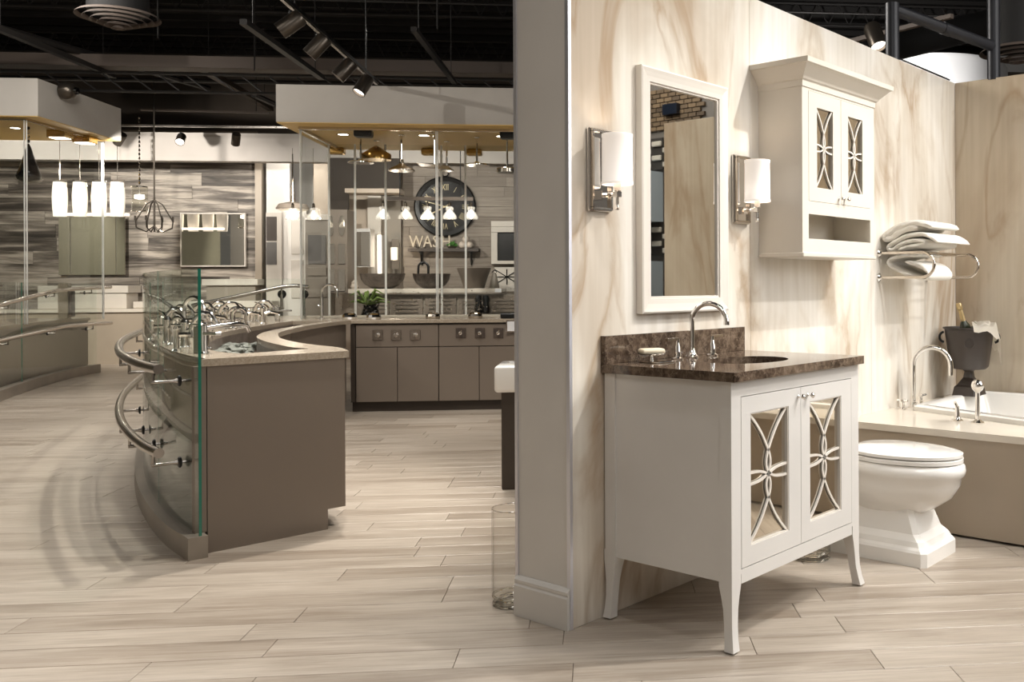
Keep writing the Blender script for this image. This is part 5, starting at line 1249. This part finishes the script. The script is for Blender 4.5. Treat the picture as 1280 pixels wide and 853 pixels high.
# ramp rail behind the island
rp_ = thing('ramp_rail', 'pale steel ramp rail rising behind the curved glass to a post', 'rail', (0, 0, 0), FS)
P = [at(186, 369, 11.4), at(200, 374, 11.4), at(216, 385, 11.4)]; part('tube', T(smooth_pts([tuple(x) for x in P], 5), .022, 10), 'steel', rp_, smooth=True)
P = [at(240, 382, 11.2), at(300, 370, 11.2), at(358, 358, 11.2), at(386, 359, 11.2)]; part('tube', T(smooth_pts([tuple(x) for x in P], 5), .022, 10), 'steel', rp_, smooth=True)
for px, py in ((352, 368), (380, 368)):
    p = at(px, py, 11.25); part('disc', L([(0, 0), (.045, 0), (.05, .01), (0, .014)], (p.x, 11.25, p.z), axis='Y', seg=16), 'black_metal', rp_); part('post', T([(p.x, 11.25, p.z), (p.x, 11.25, p.z+.07)], .008, 6), 'steel', rp_)
    part('post', T([(p.x, 11.25, 0), (p.x, 11.25, p.z)], .015, 6), 'steel', rp_)

# ------------------------------------------------------------------ behind the bay wall: pipe frame, white drum soffit, track
def atw(u, v, d):
    return CAM+(fw+rt*((u-873.34)/FPX)-up*((v-355.36)/FPX))*d
pf = thing('pipe_frame', 'black painted pipe frame standing on top of the marble walls', 'pipe frame', (2.36, .04, 2.36))
zt = .26
part('post', T([(0, 0, 0), (0, 0, zt+.06)], .038, 14), 'black_duct', pf, smooth=True)
part('post', T([(.80, -.27, 0), (.80, -.27, .95)], .038, 14), 'black_duct', pf, smooth=True)
part('beam', T([(0, 0, zt+.03), (.80, -.27, zt-.06)], .033, 14), 'black_duct', pf, smooth=True)
part('collar', T([(.38, -.128, zt-.013), (.44, -.148, zt-.020)], .036, 14), 'black_duct', pf, smooth=True)
pf2 = thing('wall_top_rail', 'thin black cable rail along the top of the bay wall', 'rail', (0, 0, 2.36)); part('cable', T([(2.4, .04, .012), (3.12, .04, .012)], .008, 6), 'black_metal', pf2); part('cable', T([(2.4, .03, .03), (3.12, .03, .03)], .005, 6), 'black_metal', pf2)
c0 = atw(1147, 100, 11.0)
ds = thing('round_soffit', 'white rounded ceiling soffit beyond the marble bay', 'soffit', (c0.x, c0.y, 0))
part('drum', L([(0, 2.95), (.98, 2.95), (1.0, 2.97), (1.0, 3.56), (.98, 3.60), (0, 3.60)], seg=64), 'plate_white', ds, smooth=True)
e0, e1 = atw(1185, 100, 13), atw(1420, 100, 12.6)
sf2 = struct('trim_4', strip(nb(), [Vector((e0.x, e0.y, 0)), Vector((e1.x, e1.y, 0))], [Vector((e0.x+.2, e0.y+.15, 0)), Vector((e1.x+.2, e1.y+.15, 0))], 3.1, 4.25), 'plate_white')
lamp('SPOT', tuple(atw(1000, 100, 8.2)), tuple(atw(1170, 80, 11)), 620, NEU, .05, 80, .7)  # unseen spot added to brighten the white soffit
a_, b_ = atw(1055, 52, 6.2), atw(1190, 20, 7.4); a_.z = b_.z = 2.98
a_ = atw(1030, 60, 1.83/((355-58)/FPX)); b_ = atw(1190, 20, 1.83/((355-22)/FPX))
ct2 = thing('light_track', 'pale ceiling light track seen above the bay wall', 'light track', (0, 0, 0)); part('track_rail', tube(nb(), [a_, b_], .02, 4, sq=(.04, .03)), 'girder', ct2)
spm = atw(1094, 46, 6.2); spot(tuple(spm), (-.2, -.4, -.85), 'track spotlight glowing above the top of the bay wall', FW)
a_, b_ = atw(1075, 66, 7.5), atw(1200, 38, 8.5); du = thing('ceiling_duct', 'black round duct crossing above the bay wall', 'duct', (0, 0, 0)); part('duct', T([a_+(a_-b_)*.6, b_+(b_-a_)*.3], .13, 18), 'deck_black', du, smooth=True)
dd = atw(1272, 66, 6.6); df2 = thing('air_diffuser', 'round black ceiling diffuser at the upper right corner', 'air vent', tuple(dd))
part('duct', L([(.2, .03), (.2, 1.6)], seg=24), 'deck_black', df2, smooth=True)
for r in (.26, .21, .16, .11, .06):
    h = -.09*(1-r/.26); bm = nb(); lathe(bm, [(r, h), (r-.006, h+.01), (r-.025, h+.022), (r-.018, h+.01)], (0, 0, 0), 30); bmesh.ops.delete(bm, geom=[f for f in bm.faces if len(f.verts) > 4], context='FACES_ONLY'); part('ring', bm, 'girder', df2, smooth=True)

# ------------------------------------------------------------------ what the bay mirror reflects (beyond the return wall, across the aisle)
def refl(u, v, x):
    w_ = fw+rt*((u-873.34)/FPX)-up*((v-355.36)/FPX); t = (x-CAM.x)/w_.x
    return -(CAM.y+t*w_.y), CAM.z+t*w_.z
XD = 5.2
rw = struct('wall_display', B(XD, XD+.1, -8.5, -2.2, 0, 4.6), 'art_grey')
def rq(u0, u1, v0, v1, x0, x1):
    y0, za = refl(u0, v1, XD); y1, zb = refl(u1, v0, XD); return (x0, x1, min(y0, y1), max(y0, y1), za, zb)
q = rq(811, 872, 108, 166, 0, 0); rng = random.Random(2)
bw, bh = .105, .048; r_i = 0; z = q[4]; bm = nb(); lay = bm.verts.layers.float.new('tone')
while z < q[5]:
    y = q[2]-(r_i % 2)*bw/2
    while y < q[3]:
        t = rng.random(); n0 = len(bm.verts)
        box(bm, XD-.03, XD, y+.005, y+bw-.005, z+.005, z+bh-.005); bm.verts.ensure_lookup_table()
        for v in bm.verts[n0:]: v[lay] = t
        y += bw
    z += bh; r_i += 1
part('brick', bm, 'brick', rw)['kind'] = 'stuff'
q = rq(832, 850, 130, 146, XD-.09, XD-.031); tv = thing('wall_screen', 'dark blue screen on brick panel seen in the framed mirror', 'screen', (0, 0, 0)); part('panel', B(*q, bev=.004), 'screen', tv)
q = rq(806, 828, 216, 279, XD-.4, XD-.02); wd = thing('white_cabinet', 'white cabinet, blue light painted in its colour, reflected at the left edge of the framed mirror', 'cabinet', (0, 0, 0)); part('body', B(*q), 'blue_lit_white', wd); part('door', B(q[0]-.02, q[0], q[2]+.02, q[3]-.02, q[4]+.02, q[5]-.02), 'blue_lit_white', wd)
q = rq(806, 828, 327, 372, XD-.4, XD-.02); wd = thing('white_cabinet', 'low pale panel with a chrome disc reflected in the mirror corner', 'cabinet', (0, 0, 0)); part('body', B(*q), 'blue_lit_white', wd); part('disc', L([(0, 0), (.12, 0), (.12, .03), (0, .03)], (q[0]-.03, (q[2]+q[3])/2, (q[4]+q[5])/2), axis='X'), 'chrome', wd)
for v0, v1, nm in ((173, 215, 'upper checkered tile panel reflected in the framed mirror'), (280, 320, 'lower checkered tile panel reflected in the framed mirror')):
    q = rq(804, 830, v0, v1, XD-.05, XD-.005); tpn = thing('tile_panel', nm, 'art panel', (0, 0, 0), group='checkered tile panels')
    part('board', B(*q), 'art_dark', tpn); sz = (q[5]-q[4])/4.5
    for i in range(int((q[3]-q[2])/sz)):
        for j in range(4):
            if (i+j) % 2 == 0: part('tile', B(q[0]-.03, q[0], q[2]+i*sz*2+.01, q[2]+(i+1)*sz*2-.01, q[4]+j*sz+.02, q[4]+(j+1)*sz, bev=.008), 'art_light', tpn)
lamp('SPOT', (3.2, -4.0, 3.9), (5.2, -3.6, 2.0), 120, NEU, .04, 100, .6)  # unseen spot added to light the display wall for the mirror
